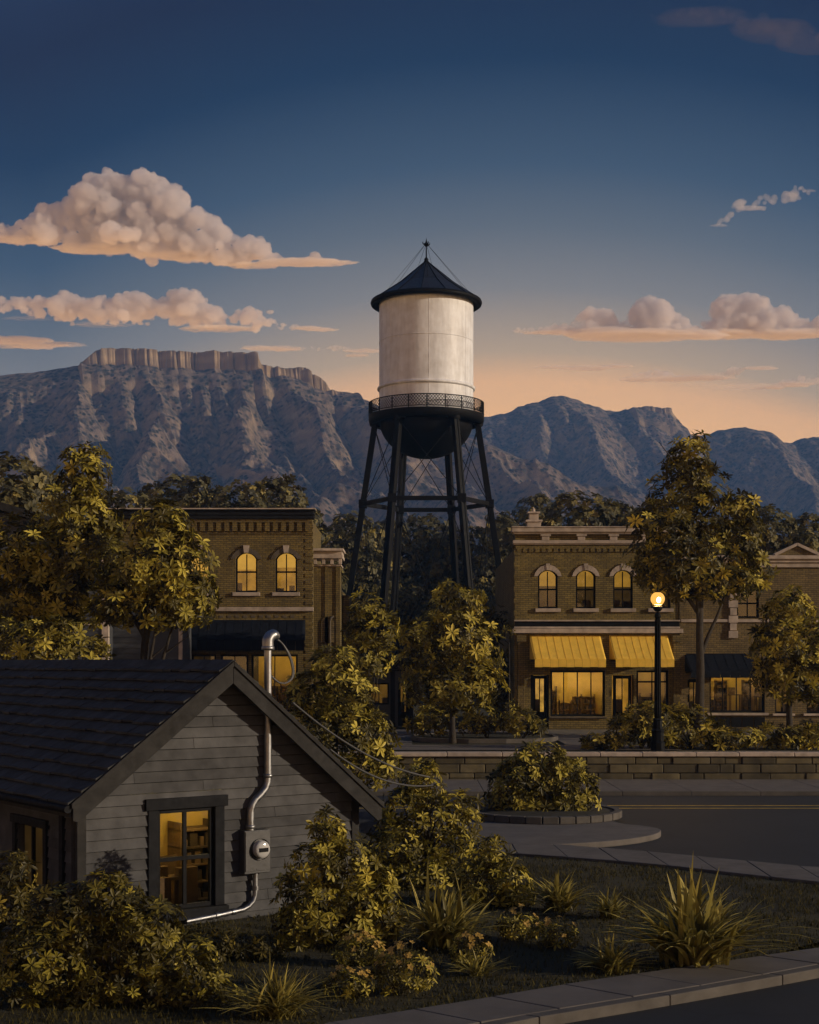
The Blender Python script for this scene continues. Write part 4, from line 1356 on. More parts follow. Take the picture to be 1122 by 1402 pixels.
m = MB(); m.lathe([(.0, -.11), (.09, -.108), (.12, -.095), (.135, -.07), (.135, .0)], c=(mc[0], -.215, mc[1]), n=32, axis='y'); gd = m.build('meter_dome', paint('meter_glass', (.42, .42, .42), .12, .08, 9, bump=0), mbx)
m = MB(); m.box(mc[0] - .075, mc[0] + .075, -.338, -.322, mc[1] - .03, mc[1] + .03); m.build('meter_display', M['dark_wood'], mbx)
low = [G_(350, 1194), G_(350, 1216), G_(349.5, 1226), G_(347, 1234), G_(341, 1241), G_(333, 1245.5), G_(322, 1248), G_(300, 1253), G_(255, 1262)]
lu = low[0][0]
low = [(lu, yp, low[0][2]), (lu, yp, low[1][2])] + low[2:]
m = MB(); m.tube(low, .04, 12)
cond = m.build('conduit', M['galv'], house)
for i, (a, b) in enumerate((((lu, yp, low[1][2] - .03), (lu, yp, low[1][2] + .03)), (low[6], low[7]), (low[7], low[8]))):
    a, b = Vector(a), Vector(b)
    if i: b = a + (b - a).normalized() * .06
    m = MB(); m.tube([a, b], .052, 12); m.build('coupling', M['galv'], cond)


# ---------------------------------------------------------------- the two service wires running off behind the house
def to_world(u, y, z): return Vector((HX + u * hc - y * hs, HYd + u * hs + y * hc, z))
def catenary(a, b, sag, n=24):
    return [a.lerp(b, t) - Vector((0, 0, sag * 4 * t * (1 - t))) for t in np.linspace(0, 1, n)]
for (px, py, ex_, ey_, sag, lab) in ((401, 962, 600, 1066, .22, 'upper grey service wire sagging from the house eave to the bush'), (452, 1026, 600, 1074, .22, 'lower grey service wire sagging from the house eave to the bush')):
    a = Vector(at(px, py, 22.6 if px < 420 else 23.0)); b = Vector(at(ex_, ey_, 25.5))
    m = MB(); m.tube(catenary(a, b, sag), .016, 8)
    tag(m.build('service_wire', M['cable']), lab, 'wire', 'service wires')
# ================================================================ FOLIAGE
def rosettes(c, nrm, rad, nleaf, tint, g, lift=(.05, .55), width=.21, droop=.12):
    """whorls of pointed leaves; returns vertices, triangles, tint per vertex"""
    N = len(c)
    nrm = nrm / np.linalg.norm(nrm, axis=1, keepdims=True)
    ref = np.where(np.abs(nrm[:, 2:3]) < .9, np.array([[0, 0, 1.0]]), np.array([[1.0, 0, 0]]))
    a = np.cross(nrm, ref); a /= np.linalg.norm(a, axis=1, keepdims=True)
    b = np.cross(nrm, a)
    ph = g.random(N)[:, None] * 6.28
    th = ph + (np.arange(nleaf)[None] + g.uniform(-.25, .25, (N, nleaf))) * 2 * math.pi / nleaf
    el = g.uniform(lift[0], lift[1], (N, nleaf))
    L = rad[:, None] * g.uniform(.72, 1.12, (N, nleaf))
    d = np.cos(th)[..., None] * a[:, None] + np.sin(th)[..., None] * b[:, None]
    n3 = np.broadcast_to(nrm[:, None], d.shape)
    ax = d * np.cos(el)[..., None] + n3 * np.sin(el)[..., None]
    w = np.cross(n3, d)
    up = np.cross(ax, w) * -1
    up = np.where((up * n3).sum(-1, keepdims=True) < 0, -up, up)
    cc = c[:, None]
    Lx = L[..., None]
    V = np.stack([cc + ax * Lx * .06,
                  cc + ax * Lx * .34 + w * Lx * width * .72 + up * Lx * .05,
                  cc + ax * Lx * .34 - w * Lx * width * .72 + up * Lx * .05,
                  cc + ax * Lx * .55 - up * Lx * .035,
                  cc + ax * Lx * .72 + w * Lx * width * .85 - up * Lx * droop * .2,
                  cc + ax * Lx * .72 - w * Lx * width * .85 - up * Lx * droop * .2,
                  cc + ax * Lx - up * Lx * droop], 2)          # N,nleaf,7,3
    tri = np.array([(0, 3, 1), (1, 3, 4), (4, 3, 6), (0, 2, 3), (2, 5, 3), (5, 6, 3)])
    M_ = N * nleaf
    F = (np.arange(M_)[:, None, None] * 7 + tri[None]).reshape(-1, 3)
    tl = np.clip(tint[:, None] + g.uniform(-.08, .08, (N, nleaf)), 0, 1)
    T = np.repeat(tl.reshape(-1, 1), 7, 1)
    T = np.clip(T + np.array([-.12, 0, 0, -.07, .03, .03, .05])[None], 0, 1)
    return V.reshape(-1, 3), F, T.ravel()


def lobe_points(lobes, r, dens, inner, g):
    P, Nn = [], []
    Lb = np.array(lobes, float)
    for i, (x, y, z, rx, ry, rz) in enumerate(lobes):
        p = 1.6
        area = 4 * math.pi * (((rx * ry) ** p + (rx * rz) ** p + (ry * rz) ** p) / 3) ** (1 / p)
        n = max(6, int(dens * area / (math.pi * r * r)))
        u = g.normal(size=(n, 3)); u /= np.linalg.norm(u, axis=1, keepdims=True)
        s = g.uniform(.80, 1.05, n)
        k = g.random(n) < inner
        s[k] = g.uniform(.35, .85, k.sum())
        q = u * s[:, None] * np.array([rx, ry, rz]) + np.array([x, y, z])
        # drop points well inside other lobes
        keep = np.ones(n, bool)
        for j in range(len(lobes)):
            if j == i: continue
            e = np.linalg.norm((q - Lb[j, :3]) / Lb[j, 3:], axis=1)
            keep &= ~((e < .72) & (g.random(n) < .85))
        nn = u / np.array([rx, ry, rz]); nn /= np.linalg.norm(nn, axis=1, keepdims=True)
        P.append(q[keep]); Nn.append(nn[keep])
    return np.concatenate(P), np.concatenate(Nn)


def sub_lobes(lobes, k, sc, g):
    out = list(lobes)
    for (x, y, z, rx, ry, rz) in lobes:
        for _ in range(k):
            u = g.normal(size=3); u /= np.linalg.norm(u)
            if u[2] < -.5: u[2] *= -1
            f = g.uniform(sc * .7, sc * 1.2)
            out.append((x + u[0] * rx * .85, y + u[1] * ry * .85, z + u[2] * rz * .85, rx * f, ry * f, rz * f))
    return out


def crown(name, mat, parent, lobes, r, dens=1.5, inner=.3, nleaf=7, seed=1, zmin=.03, sub=2, subsc=.38, tint=(.22, .80), width=.18, rj=.3, up=.35, lift=(-.05, .38)):
    g = np.random.default_rng(seed)
    lb = sub_lobes(lobes, sub, subsc, g)
    P, Nn = lobe_points(lb, r, dens, inner, g)
    k = P[:, 2] > zmin
    P, Nn = P[k], Nn[k]
    n = len(P)
    nr = Nn + np.array([0, 0, up]) + g.normal(size=(n, 3)) * .36
    rad = r * g.uniform(1 - rj, 1 + rj, n)
    tt = np.clip(g.normal((tint[0] + tint[1]) / 2, (tint[1] - tint[0]) / 2, n), 0, 1)
    V, F, T = rosettes(P, nr, rad, nleaf, tt, g, width=width, lift=lift)
    return np_mesh(name, V, F, mat, parent, {'tint': T})


def branches(parent, name, base, top, r0, ends, seed=1, fork=.35):
    """trunk from base to top and limbs to the given ends"""
    g = random.Random(seed)
    m = MB()
    base, top = Vector(base), Vector(top)
    def wob(a, b, n, amp):
        P = []
        for i in range(n + 1):
            t = i / n
            p = a.lerp(b, t)
            if 0 < i < n: p = p + Vector((g.uniform(-amp, amp), g.uniform(-amp, amp), 0))
            P.append(p)
        return P
    tr = wob(base, top, 6, r0 * .25)
    m.tube(tr, [r0 * (1.25 if i == 0 else 1 - .55 * i / 6) for i in range(7)], 10)
    for e in ends:
        e = Vector(e)
        t = g.uniform(fork, .85)
        s = base.lerp(top, t)
        mid = s.lerp(e, .5) + Vector((0, 0, (e - s).length * -.02))
        c = [s, s.lerp(mid, .5) + Vector((0, 0, (e - s).length * .02)), mid, e]
        rr = r0 * .5
        m.tube(c, [rr, rr * .8, rr * .6, rr * .25], 7)
        for _ in range(2):
            q = mid.lerp(e, g.random()); w = q + Vector((g.uniform(-1, 1), g.uniform(-1, 1), g.uniform(.1, .9))) * (e - s).length * .3
            m.tube([q, q.lerp(w, .5), w], [rr * .35, rr * .25, rr * .1], 5)
    return m.build(name, M['bark'], parent)


def plant(name, label, cat, px, pyb, d, lob, rpx, stem=None, mat='leaf', group=None, zb=None, depth=1.0, dens=1.5, seed=1, part='foliage', **kw):
    """lob: list of (px, py, rx, rz) in photo pixels at distance d"""
    rpx *= .86; dens *= 1.12
    s = FPX / d
    z0 = zb if zb is not None else CAMZ - (pyb - HY) / s
    bx = (px - CX) / s
    t = thing(name, label, cat, (bx, d, z0), 0, group)
    g = np.random.default_rng(seed + 99)
    L = []
    for (x, y, rx, rz) in lob:
        ry = (rx + rz) / 2 * depth
        L.append(((x - px) / s, g.uniform(-.35, .35) * ry / s, CAMZ - (y - HY) / s - z0, rx / s, ry / s, rz / s))
    crown(part, M[mat], t, L, rpx / s, dens=dens, seed=seed, **kw)
    if stem == 'bush':
        m = MB(); gg = random.Random(seed)
        for l in L:
            for _ in range(2):
                e = Vector((l[0] + gg.uniform(-.5, .5) * l[3], l[1], l[2] + l[5] * .4)); b = Vector((gg.uniform(-.06, .06), gg.uniform(-.06, .06), 0))
                mid = b.lerp(e, .5) + Vector((0, 0, .12 * e.length))
                m.tube([b, mid, e], [.03, .02, .008], 5)
        m.build('stem', M['bark'], t)
    elif stem:
        (tx, ty, w) = stem
        top = ((tx - px) / s, 0, CAMZ - (ty - HY) / s - z0)
        branches(t, 'trunk', (0, 0, -.05), top, w / s / 2, [(l[0] * .8 + top[0] * .2, l[1] * .8, l[2]) for l in L], seed)
    return t


# ---- trees
plant('tree', 'tall pointed olive-gold tree at the left edge, highest crown left of the brown brick building', 'tree', 96, 985, 37.5,
      [(112, 650, 38, 44), (108, 705, 58, 50), (88, 760, 80, 58), (35, 765, 60, 62), (140, 770, 60, 50), (30, 830, 70, 45), (105, 815, 70, 45)], 14.5, stem=(100, 740, 15), zb=0, seed=11, dens=2.3, inner=.45, subsc=.34)
plant('tree', 'rounded olive-gold tree with a bare forked trunk in front of the brown brick building', 'tree', 186, 985, 35.5,
      [(222, 726, 44, 42), (232, 775, 62, 52), (190, 790, 55, 52), (258, 818, 42, 44), (165, 830, 40, 30), (222, 838, 52, 26)], 14.5, stem=(205, 770, 17), zb=0, seed=12, dens=2.3, inner=.45, subsc=.34)
plant('bush', 'broad leafy bush at the left edge just behind the house roof', 'bush', 60, 960, 33.5,
      [(60, 890, 62, 42), (10, 885, 52, 40), (112, 900, 40, 26), (85, 872, 35, 24)], 13.5, stem='bush', zb=0, seed=13, dens=1.8, nleaf=6)
plant('tree', 'tall full-crowned tree with a straight slim trunk beside the street lamp', 'tree', 960, 1000, 54.2,
      [(940, 640, 34, 42), (943, 682, 58, 50), (915, 732, 58, 52), (985, 730, 62, 54), (950, 770, 84, 46), (1020, 782, 44, 34), (895, 770, 42, 36), (985, 800, 60, 26), (930, 806, 50, 20)], 13, stem=(958, 720, 14), zb=1.0, seed=14, depth=.8, nleaf=8, subsc=.36, tint=(.12, .66), dens=2.0, inner=.45, mat='leaf')
plant('tree', 'small rounded street tree with a thin trunk at the right edge', 'tree', 1080, 1000, 55.5,
      [(1082, 840, 34, 34), (1065, 885, 40, 44), (1110, 885, 44, 44), (1080, 930, 50, 30), (1122, 935, 36, 30)], 12, stem=(1081, 880, 10), zb=1.0, seed=15, nleaf=8, dens=2.1, inner=.4)
plant('tree', 'dense rounded tree with a short thin stem standing in the kerbed terrace bed', 'tree', 620, 1008, 53.2,
      [(622, 830, 36, 38), (612, 870, 58, 44), (640, 890, 50, 48), (590, 920, 48, 42), (640, 935, 52, 38), (612, 945, 60, 32)], 12, stem=(620, 900, 9), zb=1.05, seed=16, dens=2.3, inner=.45, subsc=.32)
plant('bush', 'rounded dark bush beside the narrow annex at the foot of the tower', 'bush', 507, 1005, 60.5,
      [(505, 835, 24, 26), (500, 866, 30, 30), (522, 866, 24, 28), (508, 900, 34, 30)], 13, stem='bush', zb=1.0, seed=17, dens=1.9)
plant('bush', 'dark bush in the gap beside the yellow-awning shop', 'bush', 678, 1000, 66.0,
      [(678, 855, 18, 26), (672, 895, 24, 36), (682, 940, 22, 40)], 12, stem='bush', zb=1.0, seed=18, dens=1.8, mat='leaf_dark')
plant('bush', 'tall pointed bright bush rising behind the right slope of the house roof', 'bush', 460, 1070, 36.5,
      [(455, 915, 36, 34), (440, 955, 52, 40), (480, 960, 45, 40), (470, 1005, 62, 42), (510, 1010, 34, 36), (430, 1010, 50, 40), (490, 1050, 60, 30)], 13, stem='bush', zb=0, seed=19, dens=2.1, subsc=.3)
plant('shrub', 'tallest golden shrub at the right corner of the house', 'shrub', 580, 1215, 25.5,
      [(578, 1078, 32, 38), (570, 1120, 54, 44), (620, 1122, 44, 40), (545, 1165, 50, 40), (610, 1170, 58, 40), (575, 1195, 60, 24)], 13.5, stem='bush', zb=.05, seed=20, dens=2.1, subsc=.3, nleaf=6)
plant('shrub', 'lower shrub sloping down to the lawn beside the tallest corner shrub', 'shrub', 682, 1250, 23.5,
      [(672, 1178, 30, 32), (688, 1206, 40, 34), (650, 1212, 40, 34), (690, 1232, 46, 20)], 13, stem='bush', zb=.05, seed=21, dens=2.1, nleaf=6)
plant('shrub', 'round shrub filling the stone-edged planter', 'shrub', PC[0] * FPX / PC[1] + CX, 1120, PC[1],
      [(742, 1052, 40, 38), (720, 1066, 40, 34), (766, 1066, 40, 34), (708, 1078, 44, 36), (776, 1078, 44, 36), (742, 1100, 72, 28), (696, 1104, 34, 26), (788, 1104, 34, 26)], 12, stem='bush', zb=.30, seed=22, dens=2.2, subsc=.3)
plant('shrub', 'full leafy shrub against the gable wall below the electric meter', 'shrub', 462, 1300, 20.0,
      [(450, 1142, 22, 32), (438, 1182, 44, 36), (478, 1184, 44, 38), (425, 1235, 46, 42), (500, 1226, 48, 40), (462, 1252, 66, 42), (520, 1255, 36, 34), (405, 1270, 34, 30)], 14, stem='bush', zb=.06, seed=23, dens=2.1, subsc=.3)
plant('shrub', 'largest foreground shrub spreading below the lit house window', 'shrub', 160, 1400, 16.7,
      [(290, 1385, 50, 36), (150, 1235, 48, 46), (100, 1255, 55, 50), (200, 1270, 56, 46), (60, 1310, 70, 60), (150, 1320, 80, 60), (235, 1320, 60, 46), (270, 1345, 44, 40), (200, 1365, 80, 40), (100, 1380, 90, 40)], 14.5, stem='bush', zb=.06, seed=24, dens=2.0, tint=(.12, .58), subsc=.3)
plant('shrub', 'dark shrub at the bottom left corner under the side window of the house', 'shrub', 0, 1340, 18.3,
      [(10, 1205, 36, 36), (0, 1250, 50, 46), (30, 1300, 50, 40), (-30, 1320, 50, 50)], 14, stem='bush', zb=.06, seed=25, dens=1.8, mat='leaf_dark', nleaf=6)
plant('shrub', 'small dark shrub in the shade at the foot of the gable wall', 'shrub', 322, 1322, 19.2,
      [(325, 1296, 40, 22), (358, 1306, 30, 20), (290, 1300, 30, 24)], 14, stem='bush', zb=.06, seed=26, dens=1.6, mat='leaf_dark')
# low shrubs on the terrace
for i, (px, pyb, d, lob, lab) in enumerate((
        (596, 1008, 56.0, [(596, 985, 30, 20), (575, 992, 18, 14)], 'low shrub at the left end of the terrace bed'),
        (668, 1008, 55.2, [(665, 985, 24, 18), (648, 990, 18, 15)], 'low shrub in the terrace bed right of the thin-stemmed tree'),
        (716, 1010, 54.6, [(712, 990, 26, 18), (734, 996, 14, 11)], 'low shrub at the right end of the terrace bed'),
        (878, 1028, 50.0, [(885, 985, 34, 24), (865, 1000, 34, 22), (905, 1000, 30, 24)], 'tallest low shrub, behind the lamp post base'),
        (825, 1030, 49.6, [(828, 1014, 26, 13), (808, 1018, 14, 8)], 'lowest shrub at the left end of the row on the stone wall'),
        (948, 1030, 50.2, [(942, 992, 36, 26), (925, 1008, 30, 18), (972, 1005, 28, 20)], 'low shrub at the foot of the slim trunk beside the lamp'),
        (1012, 1030, 49.8, [(1008, 1010, 32, 16), (985, 1012, 22, 15)], 'low shrub on the stone wall under the navy awning'),
        (1066, 1030, 50.0, [(1060, 1008, 30, 17), (1085, 1012, 24, 14)], 'low shrub on the stone wall at the foot of the small street tree'),
        (1112, 1030, 49.7, [(1110, 1006, 28, 18), (1130, 1010, 24, 16)], 'low shrub on the stone wall at the right frame edge'))):
    plant('low_shrub', lab, 'shrub', px, pyb, d, lob, 11, stem='bush', group='low shrubs along the terrace', zb=1.0, seed=40 + i, dens=1.8)
plant('vine', 'spindly twig plant climbing the left pilaster of the yellow-awning shop', 'plant', 697, 1000, 61.5,
      [(697, 868, 7, 12), (702, 965, 16, 10), (692, 990, 14, 10)], 9, stem=(698, 880, 2.4), zb=1.0, seed=60, dens=.9, sub=0, nleaf=5, width=.13)


# ---- background trees: three crowns built once, then copied
def bgtree(seed, shape):
    t = thing('background_tree', 'x', 'tree', (0, 0, 0), 0, 'dark trees behind the town')
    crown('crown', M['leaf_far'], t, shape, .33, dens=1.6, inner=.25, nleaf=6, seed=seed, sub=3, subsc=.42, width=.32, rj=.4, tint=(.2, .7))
    branches(t, 'trunk', (0, 0, -.2), (0, 0, 7), .3, [(l[0] * .7, l[1] * .7, l[2]) for l in shape], seed)
    return t


protos = [bgtree(71, [(0, 0, 12.6, 2.2, 2.2, 2.0), (-1.4, .3, 10.2, 2.6, 2.4, 2.4), (1.6, -.3, 9.8, 2.7, 2.5, 2.5), (0, 0, 7, 3.6, 3.3, 2.8), (-2.4, 0, 5.6, 2.2, 2.2, 2.0), (2.5, .2, 5.4, 2.2, 2.2, 2.2), (0, 0, 3.4, 3.6, 3.2, 2.2)]),
          bgtree(72, [(-.6, 0, 12.3, 2.4, 2.3, 2.1), (1.8, .4, 10.9, 2.0, 2.0, 1.9), (-2.2, -.2, 9.4, 2.5, 2.4, 2.3), (.6, 0, 8.2, 3.3, 3.0, 2.8), (-1.4, .3, 5.2, 2.8, 2.8, 2.6), (2.2, 0, 5.0, 2.8, 2.6, 2.5), (0, 0, 3.2, 3.8, 3.3, 2.2)]),
          bgtree(73, [(.4, 0, 12.9, 1.8, 1.8, 1.8), (-.8, 0, 11.0, 2.2, 2.1, 2.1), (1.2, 0, 9.2, 2.4, 2.3, 2.4), (-1.0, .2, 7.6, 2.8, 2.7, 2.8), (.8, 0, 4.8, 3.3, 3.0, 3.0), (-1.8, 0, 4.0, 2.4, 2.2, 2.4)])]
bg = [  # photo x, top row, distance, kind, label
    (12, 622, 62, 0, 'dark tree at the left edge, rising behind the clapboard house'),
    (48, 646, 70, 2, 'dark tree seen between the left edge and the tall pointed tree'),
    (178, 668, 96, 1, 'dark background tree between the two gold trees on the left'),
    (243, 650, 105, 0, 'dark round-topped background tree over the left end of the dentil cornice'),
    (325, 656, 100, 1, 'gold-tinged background tree above the middle of the dentil cornice'),
    (384, 655, 104, 2, 'dark background tree above the right end of the dentil cornice'),
    (398, 690, 98, 0, 'background tree rising behind the right corner of the brown brick building'),
    (486, 700, 140, 1, 'background tree behind the left outer leg of the tower'),
    (536, 712, 150, 2, 'background tree behind the left inner legs of the tower'),
    (588, 705, 152, 0, 'background tree seen between the middle legs of the tower'),
    (640, 716, 148, 1, 'background tree behind the right inner legs of the tower'),
    (690, 704, 146, 2, 'background tree just right of the right outer tower leg'),
    (782, 672, 104, 1, 'largest background tree behind the middle of the yellow-awning shop roof'),
    (736, 680, 152, 0, 'background tree peeping over the chimney end of the yellow-awning shop'),
    (842, 688, 106, 2, 'small dark background tree left of the tall street tree'),
    (905, 690, 104, 1, 'background tree mostly hidden behind the tall street tree'),
    (1050, 692, 96, 0, 'dark background tree right of the tall street tree, above the pediment'),
    (1104, 706, 98, 2, 'dark background tree above the right end of the pediment building'),
    (1004, 712, 110, 1, 'background tree peeping out at the right side of the tall street tree'),
    (512, 790, 137, 2, 'low background tree at the foot of the left tower legs'),
    (655, 800, 138, 0, 'low background tree at the foot of the right tower legs'),
    (565, 800, 138, 1, 'low background tree in the middle under the tower'),
    (704, 770, 135, 2, 'low dark background tree beside the wall of the yellow-awning shop'),
    (290, 670, 125, 2, 'far background tree between the round-topped and gold-tinged trees'),
    (415, 690, 130, 1, 'far background tree behind the corner of the dentil cornice')]
used = set()
for i, (px, top, d, k, lab) in enumerate(bg):
    s = FPX / d
    h = CAMZ - 1 - (top - HY) / s
    o = protos[k] if k not in used else copy_tree(protos[k]); used.add(k)
    f = h / 14.6
    o.location = ((px - CX) / s, d, 1.0); fx = f if f < 1.1 else 1.1 + (f - 1.1) * .55
    o.scale = (fx * random.uniform(.95, 1.15), fx, f); o.rotation_euler = (0, 0, random.uniform(0, 6.28)); o['label'] = lab

# far woods filling the valley behind the individual trees
g = np.random.default_rng(5)
n = 900
P = np.stack([g.uniform(-230, 260, n), g.uniform(190, 420, n), np.zeros(n)], 1)
P[:, 2] = 1 + g.uniform(4, 11, n)
P = np.repeat(P, 6, 0) + g.normal(size=(n * 6, 3)) * np.array([2.2, 2.2, 2.6])
V, F, T = rosettes(P, g.normal(size=P.shape) + np.array([0, -.4, .8]), g.uniform(1.0, 1.9, len(P)), 6, g.uniform(.1, .6, len(P)), g, width=.36)
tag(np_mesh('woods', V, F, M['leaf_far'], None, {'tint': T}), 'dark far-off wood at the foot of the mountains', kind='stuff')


# ---- grass tufts
def tuft(name, label, px, pyb, h, w, n, seed, wid=.02, group='ornamental grass tufts on the lawn', zb=.075):
    g = np.random.default_rng(seed)
    d = (CAMZ - zb) * FPX / (pyb - HY)
    s = FPX / d
    t = thing(name, label, 'grass tuft', ((px - CX) / s, d, zb), 0, group)
    H_, W2 = h / s * 1.06, w / s / 2 * 1.3
    K = 7
    V = []; F = []; T = []
    for i in range(n):
        az = g.uniform(0, 6.283); lean = g.random() ** .5
        L = H_ * g.uniform(.62, 1.08) * (1.06 - .12 * lean); out = W2 * lean * g.uniform(.8, 1.15)
        bx, by = g.normal(size=2) * W2 * .13
        dx, dy = math.cos(az), math.sin(az)
        wx, wy = -dy, dx
        droop = g.uniform(.15, .65) * lean
        tn = g.uniform(.15, 1)
        b0 = len(V)
        tw = g.uniform(-.6, .6)
        for k in range(K + 1):
            u = k / K
            r_ = out * (.35 * u + .85 * u ** 1.7)
            z = L * (1 - lean * .42) * (u - droop * u ** 3.2)
            wd = wid * 1.15 * (1 - u ** 2.2) * (.6 + .8 * min(1, u * 3)) * .5 + .0008
            cx, cy = bx + dx * r_, by + dy * r_
            ca, sa = math.cos(tw * u), math.sin(tw * u)
            ex, ey = wx * ca + dx * sa, wy * ca + dy * sa
            V += [(cx - ex * wd, cy - ey * wd, z + wd * .35), (cx, cy, z), (cx + ex * wd, cy + ey * wd, z + wd * .35)]
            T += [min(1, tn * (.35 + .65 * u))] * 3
        for k in range(K):
            a = b0 + 3 * k
            F += [(a, a + 1, a + 4, a + 3), (a + 1, a + 2, a + 5, a + 4)]
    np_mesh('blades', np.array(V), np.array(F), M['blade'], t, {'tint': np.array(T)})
    return t


tuft('grass_tuft', 'largest tuft of tall golden grass, near the pavement on the right of the lawn', 950, 1322, 150, 190, 230, 1, .055)
tuft('grass_tuft', 'tall grass tuft beside the gable shrub, left of the lawn', 607, 1296, 104, 126, 160, 2, .045)
tuft('grass_tuft', 'mid-sized grass tuft beside the lower sloping shrub', 766, 1248, 66, 88, 110, 3, .038)
tuft('grass_tuft', 'smallest grass tuft, between the mid-sized tuft and the largest one', 837, 1258, 48, 66, 80, 4, .034)
tuft('grass_tuft', 'low spiky grass tuft just left of the largest tuft', 842, 1332, 56, 88, 100, 5, .034)
tuft('grass_tuft', 'dark fountain-shaped grass tuft at the bottom of the foreground bed', 380, 1394, 86, 116, 200, 6, .022)
tuft('grass_tuft', 'short tuft of thin blades tucked beside the flower clumps', 655, 1336, 42, 72, 60, 7, .016)


# ---- low flowering clumps
def flowers(label, px, pyb, w, h, seed, nb=26):
    g = np.random.default_rng(seed)
    d = (CAMZ - .075) * FPX / (pyb - HY); s = FPX / d
    t = thing('flower_clump', label, 'flowers', ((px - CX) / s, d, .075), 0, 'low flowering clumps in the bed')
    W2, H_ = w / s / 2, h / s
    crown('leaves', M['leaf'], t, [(0, 0, H_ * .45, W2 * .9, W2 * .7, H_ * .42), (W2 * .4, 0, H_ * .35, W2 * .5, W2 * .5, H_ * .35), (-W2 * .4, -.05, H_ * .4, W2 * .5, W2 * .5, H_ * .38)], 8.5 / s, dens=1.6, seed=seed, sub=1, nleaf=6)
    a = g.uniform(0, 6.283, nb); r = np.sqrt(g.random(nb))
    P = np.stack([np.cos(a) * r * W2 * .95, np.sin(a) * r * W2 * .7, H_ * (.95 - .45 * r * r) + g.uniform(-.02, .06, nb)], 1)
    nr = np.stack([np.cos(a) * r, np.sin(a) * r - .4, np.full(nb, 1.0)], 1)
    V, F, T = rosettes(P, nr, g.uniform(4.5, 6.5, nb) / s, 5, g.uniform(.2, 1, nb), g, width=.36, lift=(.1, .4))
    np_mesh('blossoms', V, F, M['blossom'], t, {'tint': T})
    m = MB()
    for p in P: m.tube([(p[0] * .4, p[1] * .4, 0), tuple(p - np.array([0, 0, .005]))], .004, 4)
    m.build('stems', M['leaf_stem'], t)


M['leaf_stem'] = paint('plant_stem', (.05, .042, .014), .8, .2)
flowers('flower clump with the most small gold blossoms, in front of the gable shrub', 492, 1322, 72, 46, 81, 30)
flowers('flower clump nearest the bottom edge, left of the other clumps', 478, 1366, 78, 42, 82, 20)
flowers('flower clump in the middle of the bed below the tall grass tuft', 556, 1362, 92, 72, 83, 34)
flowers('flower clump beside the short thin-bladed tuft', 646, 1326, 66, 50, 84, 20)
flowers('leafy flower clump on the lawn below the lower sloping shrub', 712, 1288, 66, 46, 85, 9)
flowers('rightmost flower clump on the lawn, left of the low spiky tuft', 762, 1298, 66, 42, 86, 9)

# ---- turf
def inside(px, py, poly):
    r = np.zeros(len(px), bool); n = len(poly)
    for i in range(n):
        (x0, y0), (x1, y1) = poly[i], poly[(i + 1) % n]
        c = ((y0 > py) != (y1 > py))
        xi = (x1 - x0) * (py - y0) / (y1 - y0 + 1e-12) + x0
        r ^= c & (px < xi)
    return r


g = np.random.default_rng(9)
n = 150000
tx = g.uniform(-6, 11, n); ty = g.uniform(13.5, 31.5, n)
k = inside(tx, ty, LAWN) & (np.abs(tx / ty) < .34) & (g.random(n) < np.clip(22 / ty, 0, 1) * (.35 + .65 * (fbm(tx * 1.3, ty * 1.3) > .45)))
tx, ty = tx[k], ty[k]; n = len(tx)
hh = g.uniform(.03, .085, n); az = g.uniform(0, 6.28, n); wd = g.uniform(.004, .009, n)
lx_, ly_ = np.cos(az) * hh * .6, np.sin(az) * hh * .6
V = np.stack([np.stack([tx - np.sin(az) * wd, ty + np.cos(az) * wd, np.full(n, .072)], 1), np.stack([tx + np.sin(az) * wd, ty - np.cos(az) * wd, np.full(n, .072)], 1), np.stack([tx + lx_, ty + ly_, .075 + hh], 1)], 1).reshape(-1, 3)
tag(np_mesh('grass', V, np.arange(3 * n).reshape(-1, 3), M['turf'], None, {'tint': np.repeat(g.random(n) ** 1.5, 3)}), 'short dark grass of the lawn', kind='stuff')
# fallen leaves and ground cover in the beds
n = 900
tx = g.uniform(-3.6, 3.4, n); ty = g.uniform(15.2, 23, n); k = inside(tx, ty, LAWN) & (fbm(tx * .9 + 7, ty * .9) > .47)
P = np.stack([tx[k], ty[k], np.full(k.sum(), .095)], 1)
V, F, T = rosettes(P, g.normal(size=P.shape) * .5 + np.array([0, -.2, 1.0]), g.uniform(.03, .06, len(P)), 4, g.uniform(0, .5, len(P)), g, width=.3)
tag(np_mesh('ground_cover', V, F, M['leaf_dark'], None, {'tint': T}), 'low dark ground cover between the shrubs', kind='stuff')


